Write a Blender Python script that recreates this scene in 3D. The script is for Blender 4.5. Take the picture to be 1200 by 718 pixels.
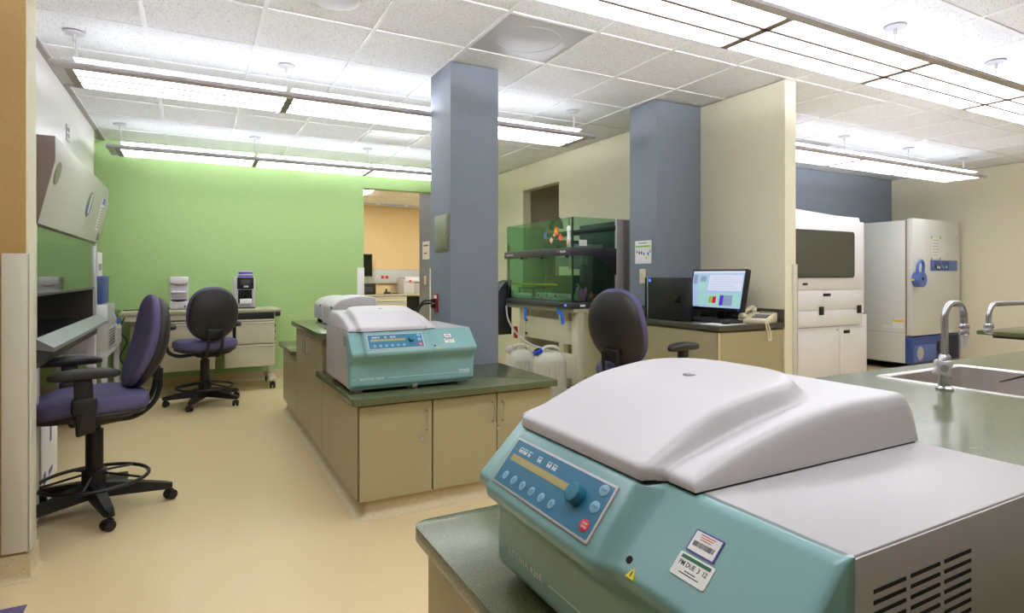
import bpy, bmesh, math, random
from mathutils import Vector, Matrix
random.seed(7)
PI = math.pi
scene = bpy.context.scene
for o in list(bpy.data.objects): bpy.data.objects.remove(o)
COL = scene.collection

# ------------------------------------------------------------------ camera, world, exposure
F_PX, HORIZON, EYE, YAW = 691.5, 322.4, 1.27, 28.24
cam_d = bpy.data.cameras.new('camera'); cam = bpy.data.objects.new('camera', cam_d); COL.objects.link(cam)
cam_d.sensor_fit = 'HORIZONTAL'; cam_d.sensor_width = 36.0; cam_d.lens = 36.0*F_PX/1200.0
cam_d.shift_y = -(359-HORIZON)/1200.0; cam_d.clip_start = 0.02; cam_d.clip_end = 100
cam.location = (0, 0, EYE); cam.rotation_euler = (PI/2, 0, -math.radians(YAW))
scene.camera = cam
w = bpy.data.worlds.new('world'); scene.world = w; w.use_nodes = True
w.node_tree.nodes['Background'].inputs[0].default_value = (0.9, 0.93, 1, 1)
w.node_tree.nodes['Background'].inputs[1].default_value = 0.3
scene.view_settings.view_transform = 'Standard'; scene.view_settings.look = 'None'
scene.view_settings.gamma = 1; scene.view_settings.use_curve_mapping = False
scene.view_settings.exposure = 0.47
LENS_DOWN, LENS_UP, TUBE = 5.2, .8, 44.0
CZ = 2.75                                   # ceiling height

# ------------------------------------------------------------------ materials
def lin(c):
    return tuple((v/255/12.92 if v/255 <= .04045 else ((v/255+.055)/1.055)**2.4) for v in c) + (1,)
MATS = {}
def mat(name, rgb, rough=.5, metal=0, spec=.5, grain=0, gscale=400, bump=0, bscale=300, coat=0):
    if name in MATS: return MATS[name]
    m = bpy.data.materials.new(name); m.use_nodes = True; nt = m.node_tree; b = nt.nodes['Principled BSDF']
    b.inputs['Base Color'].default_value = lin(rgb); b.inputs['Roughness'].default_value = rough
    b.inputs['Metallic'].default_value = metal; b.inputs['Specular IOR Level'].default_value = spec
    b.inputs['Coat Weight'].default_value = coat
    if grain or bump:
        tc = nt.nodes.new('ShaderNodeTexCoord')
    if grain:
        n = nt.nodes.new('ShaderNodeTexNoise'); n.inputs['Scale'].default_value = gscale; n.inputs['Detail'].default_value = 3
        r = nt.nodes.new('ShaderNodeValToRGB'); r.color_ramp.elements[0].position = .35; r.color_ramp.elements[1].position = .65
        lo = tuple(max(0, v*(1-grain)) for v in rgb); hi = tuple(min(255, v*(1+grain)) for v in rgb)
        r.color_ramp.elements[0].color = lin(lo); r.color_ramp.elements[1].color = lin(hi)
        nt.links.new(tc.outputs['Object'], n.inputs['Vector']); nt.links.new(n.outputs['Fac'], r.inputs['Fac'])
        nt.links.new(r.outputs['Color'], b.inputs['Base Color'])
    if bump:
        n = nt.nodes.new('ShaderNodeTexNoise'); n.inputs['Scale'].default_value = bscale
        bp = nt.nodes.new('ShaderNodeBump'); bp.inputs['Strength'].default_value = bump; bp.inputs['Distance'].default_value = .002
        nt.links.new(tc.outputs['Object'], n.inputs['Vector']); nt.links.new(n.outputs['Fac'], bp.inputs['Height'])
        nt.links.new(bp.outputs['Normal'], b.inputs['Normal'])
    MATS[name] = m; return m
def emit(name, rgb, s, base=None):
    m = bpy.data.materials.new(name); m.use_nodes = True; nt = m.node_tree
    b = nt.nodes['Principled BSDF']; b.inputs['Base Color'].default_value = lin(base or rgb)
    b.inputs['Emission Color'].default_value = lin(rgb); b.inputs['Emission Strength'].default_value = s
    b.inputs['Roughness'].default_value = .4
    MATS[name] = m; return m
def glass(name, rgb, alpha, rough=.03):
    m = bpy.data.materials.new(name); m.use_nodes = True; nt = m.node_tree
    for n in list(nt.nodes): nt.nodes.remove(n)
    o = nt.nodes.new('ShaderNodeOutputMaterial'); mx = nt.nodes.new('ShaderNodeMixShader')
    t = nt.nodes.new('ShaderNodeBsdfTransparent'); t.inputs[0].default_value = lin(rgb)
    g = nt.nodes.new('ShaderNodeBsdfGlossy'); g.inputs['Roughness'].default_value = rough
    fr = nt.nodes.new('ShaderNodeFresnel')
    ge = nt.nodes.new('ShaderNodeNewGeometry'); mr = nt.nodes.new('ShaderNodeMapRange')   # same index on both faces of the thin pane
    mr.inputs['To Min'].default_value = 1.5; mr.inputs['To Max'].default_value = 1/1.5
    nt.links.new(ge.outputs['Backfacing'], mr.inputs['Value']); nt.links.new(mr.outputs[0], fr.inputs[0])
    ad = nt.nodes.new('ShaderNodeMath'); ad.operation = 'ADD'; ad.use_clamp = True; ad.inputs[1].default_value = alpha
    nt.links.new(fr.outputs[0], ad.inputs[0]); nt.links.new(ad.outputs[0], mx.inputs[0])
    nt.links.new(t.outputs[0], mx.inputs[1]); nt.links.new(g.outputs[0], mx.inputs[2]); nt.links.new(mx.outputs[0], o.inputs[0])
    MATS[name] = m; return m
def speckle(name, base, dark, scale, thr, rough, light=None, bump=0, lscale=None, spec=.5):
    """base colour with sparse dark (and light) flecks"""
    m = bpy.data.materials.new(name); m.use_nodes = True; nt = m.node_tree; b = nt.nodes['Principled BSDF']
    b.inputs['Roughness'].default_value = rough; b.inputs['Specular IOR Level'].default_value = spec
    tc = nt.nodes.new('ShaderNodeTexCoord')
    n = nt.nodes.new('ShaderNodeTexNoise'); n.inputs['Scale'].default_value = scale; n.inputs['Detail'].default_value = 2
    r = nt.nodes.new('ShaderNodeValToRGB'); r.color_ramp.elements[0].position = thr-.03; r.color_ramp.elements[1].position = thr+.03
    r.color_ramp.elements[0].color = lin(dark); r.color_ramp.elements[1].color = lin(base)
    nt.links.new(tc.outputs['Object'], n.inputs['Vector']); nt.links.new(n.outputs['Fac'], r.inputs['Fac'])
    out = r.outputs['Color']
    if light:
        n2 = nt.nodes.new('ShaderNodeTexNoise'); n2.inputs['Scale'].default_value = lscale or scale*1.3; n2.inputs['Detail'].default_value = 1
        r2 = nt.nodes.new('ShaderNodeValToRGB'); r2.color_ramp.elements[0].position = .66; r2.color_ramp.elements[1].position = .72
        mp = nt.nodes.new('ShaderNodeMapping'); mp.inputs['Location'].default_value = (3.3, 7.7, 1.1)
        mx = nt.nodes.new('ShaderNodeMixRGB'); mx.inputs[2].default_value = lin(light)
        nt.links.new(tc.outputs['Object'], mp.inputs[0]); nt.links.new(mp.outputs[0], n2.inputs['Vector'])
        nt.links.new(n2.outputs['Fac'], r2.inputs['Fac']); nt.links.new(r2.outputs['Color'], mx.inputs[0]); nt.links.new(out, mx.inputs[1]); out = mx.outputs[0]
    nt.links.new(out, b.inputs['Base Color'])
    if bump:
        bp = nt.nodes.new('ShaderNodeBump'); bp.inputs['Strength'].default_value = bump; bp.inputs['Distance'].default_value = .003
        nt.links.new(r.outputs['Color'], bp.inputs['Height']); nt.links.new(bp.outputs['Normal'], b.inputs['Normal'])
    MATS[name] = m; return m

speckle('tile', (242, 242, 242), (190, 190, 190), 110, .37, .9, bump=.4)
speckle('floor', (226, 203, 157), (221, 197, 150), 130, .38, .34, light=(232, 215, 178), lscale=150, spec=.4)
speckle('cove', (208, 190, 152), (194, 174, 136), 70, .36, .45, light=(228, 212, 172), lscale=90)
speckle('counter', (100, 106, 74), (78, 84, 55), 330, .46, .2, light=(128, 132, 102), lscale=380)
speckle('counter_dark', (82, 80, 68), (66, 64, 54), 330, .46, .28)
mat('grid', (240, 240, 240), .5)
mat('slab', (200, 200, 200), .9)
mat('green_wall', (172, 203, 134), .75, grain=.015, gscale=60, bump=.08)
mat('blue_wall', (128, 136, 147), .55, grain=.015, gscale=80, bump=.08)
mat('cream_wall', (236, 229, 202), .6, grain=.012, gscale=80, bump=.08)
mat('tan_wall', (186, 150, 92), .65, grain=.012, gscale=80, bump=.08)
mat('orange_wall', (238, 210, 160), .7, grain=.01, gscale=60)
mat('white_wall', (228, 224, 220), .4)
mat('guard', (216, 210, 192), .4, bump=.06, bscale=500)
mat('guard_white', (236, 234, 230), .4)
mat('laminate', (172, 161, 124), .38, grain=.03, gscale=500)
mat('laminate_edge', (120, 104, 74), .5)
mat('bench', (216, 210, 184), .4)
mat('bench_top', (190, 184, 152), .35, grain=.02)
mat('black', (22, 21, 22), .45, bump=.05)
mat('window_dark', (74, 74, 62), .12)
mat('black_gloss', (14, 14, 16), .15)
mat('black_matt', (16, 15, 15), .8)
mat('charcoal', (58, 58, 64), .4)
mat('charcoal_dark', (36, 38, 42), .4)
mat('dark_metal', (40, 40, 42), .35, metal=.6)
mat('plastic_shell', (40, 37, 36), .5, bump=.12, bscale=700)
mat('purple', (92, 85, 122), .85, grain=.08, gscale=900, bump=.25, bscale=900)
mat('chrome', (222, 222, 226), .12, metal=1)
mat('satin_chrome', (190, 190, 197), .26, metal=.85)
mat('steel', (204, 198, 194), .34, metal=.85)
mat('brushed_lip', (150, 152, 157), .4, metal=.3)
mat('alu', (206, 206, 206), .35, metal=.5)
mat('enclosure_white', (238, 235, 236), .35)
mat('lab_white', (204, 200, 203), .35, bump=.03, bscale=900)
mat('lab_white_gloss', (238, 236, 236), .22)
mat('lab_grey', (190, 185, 187), .4, bump=.04, bscale=900)
mat('side_grey', (184, 177, 178), .42, bump=.04, bscale=900)
mat('teal', (131, 175, 175), .3, coat=.15)
mat('panel_blue', (52, 120, 154), .35)
mat('button_blue', (134, 182, 206), .4)
mat('knob_blue', (26, 118, 146), .4)
mat('red', (216, 34, 62), .4)
mat('print_white', (228, 236, 236), .5)
mat('print_black', (24, 24, 26), .6)
mat('print_red', (206, 50, 44), .5)
mat('print_green', (30, 100, 70), .5)
mat('display', (176, 164, 108), .3)
mat('yellow', (238, 214, 20), .5)
mat('violet_ink', (78, 60, 150), .5)
mat('paper', (238, 238, 234), .7)
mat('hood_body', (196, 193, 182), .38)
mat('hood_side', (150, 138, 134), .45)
mat('hood_inside_shade', (70, 62, 54), .45)  # dark brown carries the shadow inside the hood in its colour
mat('foot_grey', (150, 146, 146), .6)
mat('phone', (224, 214, 184), .4)
mat('tape_blue', (44, 104, 214), .6)
mat('cap_blue', (30, 70, 200), .45)
mat('freezer', (226, 226, 220), .35)
mat('freezer_blue', (92, 118, 190), .4)
mat('freezer_navy', (66, 86, 150), .45)
mat('olive_plate', (136, 138, 110), .4)
mat('ivory', (232, 224, 190), .4)
mat('red_plate', (150, 28, 34), .4)
mat('kraft', (170, 132, 96), .8)
mat('carton', (236, 233, 230), .6)
mat('pink', (226, 120, 180), .6)
mat('orange', (232, 100, 50), .6)
mat('toy_green', (140, 200, 60), .6)
mat('purple_floor', (96, 86, 132), .4)
mat('raceway', (206, 208, 206), .45)
mat('violet_lid', (84, 52, 200), .4)
mat('salmon', (226, 188, 150), .6)
mat('diffuser', (190, 188, 190), .5)
mat('jug', (226, 224, 208), .35)
MATS['jug'].node_tree.nodes['Principled BSDF'].inputs['Transmission Weight'].default_value = .25
MATS['jug'].node_tree.nodes['Principled BSDF'].inputs['Roughness'].default_value = .5
glass('green_glass', (212, 235, 222), .02)
glass('sash_glass', (225, 235, 225), .05)
glass('window_glass', (120, 124, 112), .08)
emit('lamp_down', (244, 248, 255), LENS_DOWN)
emit('lamp_up', (244, 248, 255), LENS_UP)
emit('lamp_tube', (244, 248, 255), TUBE)
emit('troffer', (255, 253, 250), 26)
emit('screen_sky', (176, 200, 240), .62, (10, 10, 12)); emit('screen_white', (222, 228, 250), .62, (10, 10, 12)); emit('screen_mint', (168, 220, 212), .62, (10, 10, 12))
emit('screen_red', (220, 40, 60), .55, (10, 10, 12)); emit('screen_violet', (96, 60, 220), .55, (10, 10, 12)); emit('screen_lime', (176, 196, 60), .55, (10, 10, 12)); emit('screen_grey', (150, 172, 206), .55, (10, 10, 12))
emit('led_blue', (60, 110, 255), 1.5)

# ------------------------------------------------------------------ mesh helpers
def fillet(pts, r, n=4):
    out = []; N = len(pts)
    for i, p in enumerate(pts):
        ri = r[i] if isinstance(r, (list, tuple)) else r
        p = Vector(p); a = Vector(pts[i-1]); b = Vector(pts[(i+1) % N])
        if ri <= 0: out.append(tuple(p)); continue
        da = (a-p); db = (b-p); l = min(ri, da.length*.49, db.length*.49)
        s = p+da.normalized()*l; e = p+db.normalized()*l
        for k in range(n+1):
            t = k/n; q = s*(1-t)**2 + p*2*t*(1-t) + e*t*t
            out.append(tuple(q))
    return out
def rrect(x0, x1, y0, y1, r, n=4): return fillet([(x0, y0), (x1, y0), (x1, y1), (x0, y1)], r, n)

class M:
    def __init__(s): s.v = []; s.f = []
    def add(s, vs, fs, mx=None):
        o = len(s.v)
        s.v += [tuple(mx @ Vector(p)) if mx else tuple(p) for p in vs]
        s.f += [tuple(i+o for i in f) for f in fs]; return s
    def box(s, x0, x1, y0, y1, z0, z1, bev=0, seg=2, mx=None):
        if x0 > x1: x0, x1 = x1, x0
        if y0 > y1: y0, y1 = y1, y0
        if z0 > z1: z0, z1 = z1, z0
        vs = [(x, y, z) for x in (x0, x1) for y in (y0, y1) for z in (z0, z1)]
        fs = [(0, 1, 3, 2), (4, 6, 7, 5), (0, 4, 5, 1), (2, 3, 7, 6), (0, 2, 6, 4), (1, 5, 7, 3)]
        bev = min(bev, .45*min(x1-x0, y1-y0, z1-z0))
        if bev <= 0: return s.add(vs, fs, mx)
        bm = bmesh.new(); bv = [bm.verts.new(p) for p in vs]
        for f in fs: bm.faces.new([bv[i] for i in f])
        bmesh.ops.bevel(bm, geom=bm.edges[:], offset=bev, segments=seg, profile=.5, affect='EDGES')
        bm.verts.index_update()
        s.add([p.co[:] for p in bm.verts], [[q.index for q in f.verts] for f in bm.faces], mx); bm.free(); return s
    def prism(s, poly, axis, a0, a1, bev=0, seg=2, mx=None):
        """poly in the two remaining axes (x: y,z; y: x,z; z: x,y), extruded along axis"""
        def P(p, a):
            return {'x': (a, p[0], p[1]), 'y': (p[0], a, p[1]), 'z': (p[0], p[1], a)}[axis]
        n = len(poly); vs = [P(p, a0) for p in poly]+[P(p, a1) for p in poly]
        fs = [tuple(range(n))[::-1], tuple(range(n, 2*n))]+[(i, (i+1) % n, n+(i+1) % n, n+i) for i in range(n)]
        bm = bmesh.new(); bv = [bm.verts.new(p) for p in vs]
        for f in fs: bm.faces.new([bv[i] for i in f])
        bmesh.ops.recalc_face_normals(bm, faces=bm.faces[:])
        if bev:
            caps = [e for e in bm.edges if abs((e.verts[0].co-e.verts[1].co)['xyz'.index(axis)]) < 1e-9]
            bmesh.ops.bevel(bm, geom=caps, offset=bev, segments=seg, profile=.5, affect='EDGES')
        bm.verts.index_update()
        s.add([p.co[:] for p in bm.verts], [[q.index for q in f.verts] for f in bm.faces], mx); bm.free(); return s
    def tube(s, pts, r, n=8, closed=False, mx=None):
        pts = [Vector(p) for p in pts]; N = len(pts); rs = r if isinstance(r, (list, tuple)) else [r]*N
        vs = []; fs = []; up = None
        for i, p in enumerate(pts):
            a = pts[i-1] if (i > 0 or closed) else p; b = pts[(i+1) % N] if (i < N-1 or closed) else p
            d = (b-a).normalized()
            if up is None: up = d.orthogonal().normalized()
            else:
                up = (up-d*up.dot(d))
                up = up.normalized() if up.length > 1e-6 else d.orthogonal().normalized()
            sd = d.cross(up)
            for k in range(n):
                t = 2*PI*k/n; vs.append(tuple(p+(up*math.cos(t)+sd*math.sin(t))*rs[i]))
        for i in range(N if closed else N-1):
            j = (i+1) % N
            for k in range(n): fs.append((i*n+k, i*n+(k+1) % n, j*n+(k+1) % n, j*n+k))
        if not closed: fs += [tuple(range(n))[::-1], tuple((N-1)*n+k for k in range(n))]
        return s.add(vs, fs, mx)
    def cyl(s, p0, p1, r, n=16, r2=None, mx=None): return s.tube([p0, p1], [r, r if r2 is None else r2], n, mx=mx)
    def lathe(s, prof, at=(0, 0, 0), n=20, mx=None):
        vs = []; fs = []; K = len(prof)
        for (r, z) in prof:
            for k in range(n):
                t = 2*PI*k/n; vs.append((at[0]+r*math.cos(t), at[1]+r*math.sin(t), at[2]+z))
        for i in range(K-1):
            for k in range(n): fs.append((i*n+k, i*n+(k+1) % n, (i+1)*n+(k+1) % n, (i+1)*n+k))
        fs += [tuple(range(n))[::-1], tuple((K-1)*n+k for k in range(n))]
        return s.add(vs, fs, mx)
    def sell(s, c, a, b, h, e1=.5, e2=.5, nu=28, nv=14, fn=None, mx=None):
        """superellipsoid; e small = boxy"""
        sg = lambda x, e: math.copysign(abs(x)**e, x)
        vs = []; fs = []
        for j in range(nv+1):
            p = -PI/2+PI*j/nv; cp, sp = sg(math.cos(p), e1), sg(math.sin(p), e1)
            for i in range(nu):
                t = 2*PI*i/nu
                q = (a*cp*sg(math.cos(t), e2), b*cp*sg(math.sin(t), e2), h*sp)
                if fn: q = fn(*q)
                vs.append((c[0]+q[0], c[1]+q[1], c[2]+q[2]))
        for j in range(nv):
            for i in range(nu): fs.append((j*nu+i, j*nu+(i+1) % nu, (j+1)*nu+(i+1) % nu, (j+1)*nu+i))
        return s.add(vs, fs, mx)
    def loft(s, rings, mx=None, caps=True):
        n = len(rings[0]); vs = [p for r in rings for p in r]; fs = []
        for i in range(len(rings)-1):
            for k in range(n): fs.append((i*n+k, i*n+(k+1) % n, (i+1)*n+(k+1) % n, (i+1)*n+k))
        if caps: fs += [tuple(range(n))[::-1], tuple((len(rings)-1)*n+k for k in range(n))]
        return s.add(vs, fs, mx)
    def tf(s, mx): s.v = [tuple(mx @ Vector(p)) for p in s.v]; return s
    def mesh(s, name, m, smooth=40):
        me = bpy.data.meshes.new(name); me.from_pydata(s.v, [], s.f)
        bm = bmesh.new(); bm.from_mesh(me); bmesh.ops.remove_doubles(bm, verts=bm.verts[:], dist=1e-6)
        bmesh.ops.recalc_face_normals(bm, faces=bm.faces[:]); bm.to_mesh(me); bm.free()
        if smooth:
            me.shade_smooth(); me.set_sharp_from_angle(angle=math.radians(smooth))
        me.materials.append(MATS[m]); return me
    def obj(s, name, m, parent=None, smooth=40):
        o = bpy.data.objects.new(name, s.mesh(name, m, smooth)); COL.objects.link(o)
        if parent: o.parent = parent
        return o

def inst(name, me, parent=None, loc=(0, 0, 0), rot=(0, 0, 0)):
    o = bpy.data.objects.new(name, me); COL.objects.link(o); o.location = loc; o.rotation_euler = rot
    if parent: o.parent = parent
    return o
def tag(o, label, cat, group=None):
    o['label'] = label; o['category'] = cat
    if group: o['group'] = group
    return o
def thing(name, label, cat, loc=(0, 0, 0), rotz=0, group=None):
    o = bpy.data.objects.new(name, None); COL.objects.link(o); o.location = loc; o.rotation_euler = (0, 0, rotz)
    o.empty_display_size = .1
    return tag(o, label, cat, group)
def struct(name, m, ma, parent=None, smooth=40):
    o = m.obj(name, ma, parent, smooth)
    if not parent: o['kind'] = 'structure'
    return o
def dup(root, loc, rotz, label, group=None):
    r = root.copy(); COL.objects.link(r); r.location = loc; r.rotation_euler = (0, 0, rotz); r['label'] = label
    if group: r['group'] = group
    for ch in list(root.children):
        c = ch.copy(); COL.objects.link(c); c.parent = r
        for g in ch.children:
            d = g.copy(); COL.objects.link(d); d.parent = c
    return r
def text(name, s, size, m, parent, mx, align='CENTER', ext=.0004, shear=0, sx=1, bold=.012, sp=1):
    cu = bpy.data.curves.new(name, 'FONT'); cu.body = s; cu.size = size; cu.align_x = align; cu.align_y = 'CENTER'
    cu.extrude = ext; cu.space_character = sp; cu.offset = bold*size; cu.shear = shear; cu.resolution_u = 2
    t = bpy.data.objects.new('tmp', cu); COL.objects.link(t)
    dg = bpy.context.evaluated_depsgraph_get(); me = bpy.data.meshes.new_from_object(t.evaluated_get(dg))
    bpy.data.objects.remove(t); me.transform(mx @ Matrix.Scale(sx, 4, (1, 0, 0))); me.materials.clear(); me.materials.append(MATS[m]); me.name = name
    o = bpy.data.objects.new(name, me); COL.objects.link(o); o.parent = parent; return o
def frame(o, x, y):
    """matrix whose local x,y axes are given; z = x cross y"""
    x = Vector(x).normalized(); y = Vector(y); y = (y-x*y.dot(x)).normalized(); z = x.cross(y)
    m = Matrix((x, y, z)).transposed().to_4x4(); m.translation = Vector(o); return m
def arc(c, r, a0, a1, n, plane='xz'):
    out = []
    for i in range(n+1):
        t = a0+(a1-a0)*i/n; p, q = r*math.cos(t), r*math.sin(t)
        out.append({'xz': (c[0]+p, c[1], c[2]+q), 'yz': (c[0], c[1]+p, c[2]+q), 'xy': (c[0]+p, c[1]+q, c[2])}[plane])
    return out
def spline(pts, n=6):
    P = [Vector(p) for p in pts]; P = [2*P[0]-P[1]]+P+[2*P[-1]-P[-2]]; out = []
    for i in range(1, len(P)-2):
        for k in range(n):
            t = k/n; a, b, c, d = P[i-1:i+3]
            out.append(tuple(.5*((2*b)+(c-a)*t+(2*a-5*b+4*c-d)*t*t+(3*b-a-3*c+d)*t**3)))
    out.append(tuple(P[-2])); return out

# ================================================================== STRUCTURE
XR, YB = 9.56, 5.30          # right wall, blue wall of the right-hand bay
YG, XC = 7.77, 3.93          # green wall, cream wall
struct('floor', M().box(-4.1, 9.8, -3.2, 12.6, -.1, 0), 'floor')
ceil = struct('ceiling', M().box(-4.1, 9.8, -3.2, 12.6, 2.80, 2.9), 'slab')
T, TX, TY = .608, .345, 4.761
XL = [TX+T*k for k in range(-7, 16)]; YL = [TY+T*k for k in range(-13, 14)]
tile_me = M().box(-.2925, .2925, -.2925, .2925, 2.757, 2.772, .002, 1).mesh('ceiling_tile', 'tile', 0)
special = {(2, -3): 'diffuser', (0, -2): 'speaker', (2, 2): 'vent', (9, -1): 'diffuser'}
far_tiles = M()
for kx in range(-7, 16):
    for ky in range(-13, 13):
        cx, cy = TX+T*(kx+.5), TY+T*(ky+.5)
        if cx < -4 or cx > XR+.25 or cy < -3 or cy > 12.3: continue
        if cy > YG and not (1 < cx < 5.2): continue
        if (kx, ky) in special and special[(kx, ky)] != 'speaker': continue
        if cx > -1.1 and 1.2 < cy and cx < 3+1.9*cy and cy < 10.6 and (cy < YB+.2 or cx < 5):
            inst('ceiling_tile', tile_me, ceil, (cx, cy, 0))
        else:
            far_tiles.box(cx-.2925, cx+.2925, cy-.2925, cy+.2925, 2.757, 2.772)
ft = far_tiles.obj('ceiling_tiles_far', 'tile', ceil, 0); ft['kind'] = 'stuff'
bar_x = M().box(-4.1, 9.8, -.012, .012, 2.7505, 2.762).mesh('grid_bar', 'grid', 0)
bar_y = M().box(-.012, .012, -3.2, 12.4, 2.750, 2.762).mesh('grid_bar', 'grid', 0)
for x in XL: inst('grid_bar', bar_y, ceil, (x, 0, 0))
for y in YL:
    if y < 12.4: inst('grid_bar', bar_x, ceil, (0, y, 0))

def wall(name, boxes, m):
    q = M()
    for b in boxes: q.box(*b)
    return struct(name, q, m, smooth=0)
# far green wall with a door opening on its right
wall('wall_far', [(-1.7, 1.955, YG, YG+.13, 0, CZ), (1.955, 2.95, YG, YG+.13, 2.42, CZ), (2.95, 5.4, YG, YG+.13, 0, CZ)], 'green_wall')
# cream wall on the right with a doorway
wall('wall_middle', [(XC, XC+.125, 2.955, 6.10, 0, CZ), (XC, XC+.125, 6.10, 7.0, 2.42, CZ), (XC, XC+.125, 7.0, YG, 0, CZ)], 'cream_wall')
wall('wall_passage', [(5.3, 5.4, YB+.12, YG, 0, CZ)], 'cream_wall')
wall('wall_passage_far', [(XC+.125, 5.3, YG-.1, YG, 0, CZ)], 'cream_wall')
wall('wall_bay_blue', [(XC+.125, XR, YB, YB+.12, 0, CZ)], 'blue_wall')
wall('wall_right', [(XR, XR+.12, -3.1, YB+.12, 0, CZ)], 'cream_wall')
wall('wall_near', [(-4.1, XR, -3.2, -3.1, 0, CZ)], 'cream_wall')
wall('wall_near_left', [(-4.1, -4.0, -3.1, 3.13, 0, CZ)], 'tan_wall')
wall('wall_stub', [(-4.1, -.622, 3.13, 3.28, 0, CZ)], 'tan_wall')
wall('trim_1', [(-.622, -.616, 3.13, 3.28, 0.1, CZ)], 'cream_wall')
wall('wall_left', [(-1.7, -1.6, 3.28, YG, 0, CZ)], 'cream_wall')
wall('wall_left_upper', [(-1.6, -.90, 3.28, 7.24, 2.0, CZ)], 'white_wall')
wall('trim_2', [(-.90, -.865, 3.28, YG, 2.735, CZ)], 'hood_side')  # wall-angle trim; its grey paints the shadow line at the ceiling
wall('trim_3', [(-.91, -.895, 7.24, 7.262, 2.45, 2.73)], 'salmon')
wall('column_near', [(1.556, 1.925, 3.795, 4.18, 0, CZ)], 'blue_wall')
wall('column_desk', [(3.425, XC, 3.80, 4.15, 0, CZ)], 'blue_wall')
for o in ('column_near', 'column_desk'): pass
wall('wall_back_room_jamb', [(2.952, 3.5, YG+.13, 8.42, 0, CZ)], 'blue_wall')
wall('wall_back_room', [(.5, 5.5, 12.3, 12.42, 0, CZ)], 'orange_wall')
wall('wall_back_room_left', [(.5, .6, YG+.13, 12.3, 0, CZ)], 'cream_wall')
wall('wall_back_room_right', [(5.4, 5.5, YG, 12.3, 0, CZ)], 'cream_wall')

def base(name, pts, h=.11, m='cove'):
    """coved base along a polyline; the room lies on the left-hand side of the direction of travel"""
    q = M(); prof = [(0, 0), (.035, 0), (.022, .004), (.014, .013), (.010, .028), (.010, h), (0, h)]
    rings = []
    n = len(pts)
    for i, p in enumerate(pts):
        p = Vector(p+(0,)); ds = []
        if i > 0: ds.append((p-Vector(pts[i-1]+(0,))).normalized())
        if i < n-1: ds.append((Vector(pts[i+1]+(0,))-p).normalized())
        ns = [Vector((-d.y, d.x, 0)) for d in ds]
        nn = ns[0] if len(ns) == 1 else (ns[0]+ns[1])/(1+ns[0].dot(ns[1]))
        rings.append([tuple(p+nn*a+Vector((0, 0, b))) for a, b in prof])
    q.loft(rings); return struct(name, q, m)
base('baseboard_far', [(1.955, YG), (-1.6, YG)])
base('baseboard_stub', [(-.616, 3.28), (-.616, 3.13), (-4, 3.13)])
base('baseboard_middle', [(XC, 2.955), (XC, 2.956)]) if 0 else None
base('baseboard_middle', [(XC+.125, YB), (XC+.125, 2.955), (XC, 2.955), (XC, 3.0)][:3])
base('baseboard_bay', [(XR, YB), (XC+.125, YB)])
base('baseboard_right', [(XR, -3), (XR, YB)])
base('baseboard_passage', [(XC, 4.2), (XC, 6.1)])
def guard(name, x0, x1, y0, y1, z0, z1, m='guard'): return struct(name, M().box(x0, x1, y0, y1, z0, z1, .004), m)
guard('trim_4', -.70, -.606, 3.118, 3.13, .12, 1.36); guard('trim_5', -.616, -.604, 3.118, 3.215, .12, 1.36)
guard('trim_6', XC+.085, XC+.137, 2.943, 2.955, .12, 1.355, 'guard'); guard('trim_7', XC+.125, XC+.137, 2.943, 3.03, .12, 1.355)
guard('trim_8', 1.87, 1.962, YG-.012, YG, .1, 1.37, 'guard_white')
guard('trim_9', 2.945, 2.952, YG+.1, YG+.2, .1, 1.37, 'guard_white')
struct('floor_inlay', M().box(-1.3, -.57, 2.55, 2.89, 0, .002), 'purple_floor')

# ceiling fittings
t = thing('ceiling_diffuser', 'grey square air diffuser panel in ceiling beside the near blue column', 'air diffuser', (TX+T*2.5, TY-T*2.5, 2.757))
M().box(-.292, .292, -.292, .292, 0, .015, .003).obj('face_plate', 'diffuser', t)
M().tube([(.2*math.cos(k*PI/24), .2*math.sin(k*PI/24), .001) for k in range(48)], .003, 6, True).obj('ring', 'diffuser', t)
t = thing('ceiling_diffuser', 'white square air diffuser above the far pendant light in the freezer bay', 'air diffuser', (TX+T*9.5, TY-T*.5, 2.757))
M().box(-.292, .292, -.292, .292, 0, .015, .003).obj('face_plate', 'diffuser', t)
t = thing('ceiling_speaker', 'round grey ceiling speaker at the top edge of the photo', 'speaker', (.659, 3.24, 2.745))
M().lathe([(.0, 0), (.12, 0), (.135, .004), (.14, .012)], n=36).obj('grille', 'diffuser', t)
t = thing('ceiling_vent', 'white perforated return vent in ceiling left of the near blue column', 'air vent', (TX+T*2.5, TY+T*2.5, 2.757))
M().box(-.292, .292, -.292, .292, .004, .015).obj('back_plate', 'lab_white', t)
for k in range(12): M().box(-.27, .27, -.27+k*.049-.016, -.27+k*.049+.016, -.002, .006).obj('slat', 'lab_white_gloss', t)
t = thing('smoke_detector', 'small round white detector below the joint of the middle pendant light', 'detector', (.65, 5.62, CZ))
M().lathe([(.045, 0), (.05, -.012), (.04, -.03), (.02, -.035)][::-1], n=24).obj('housing', 'lab_white', t)

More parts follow.
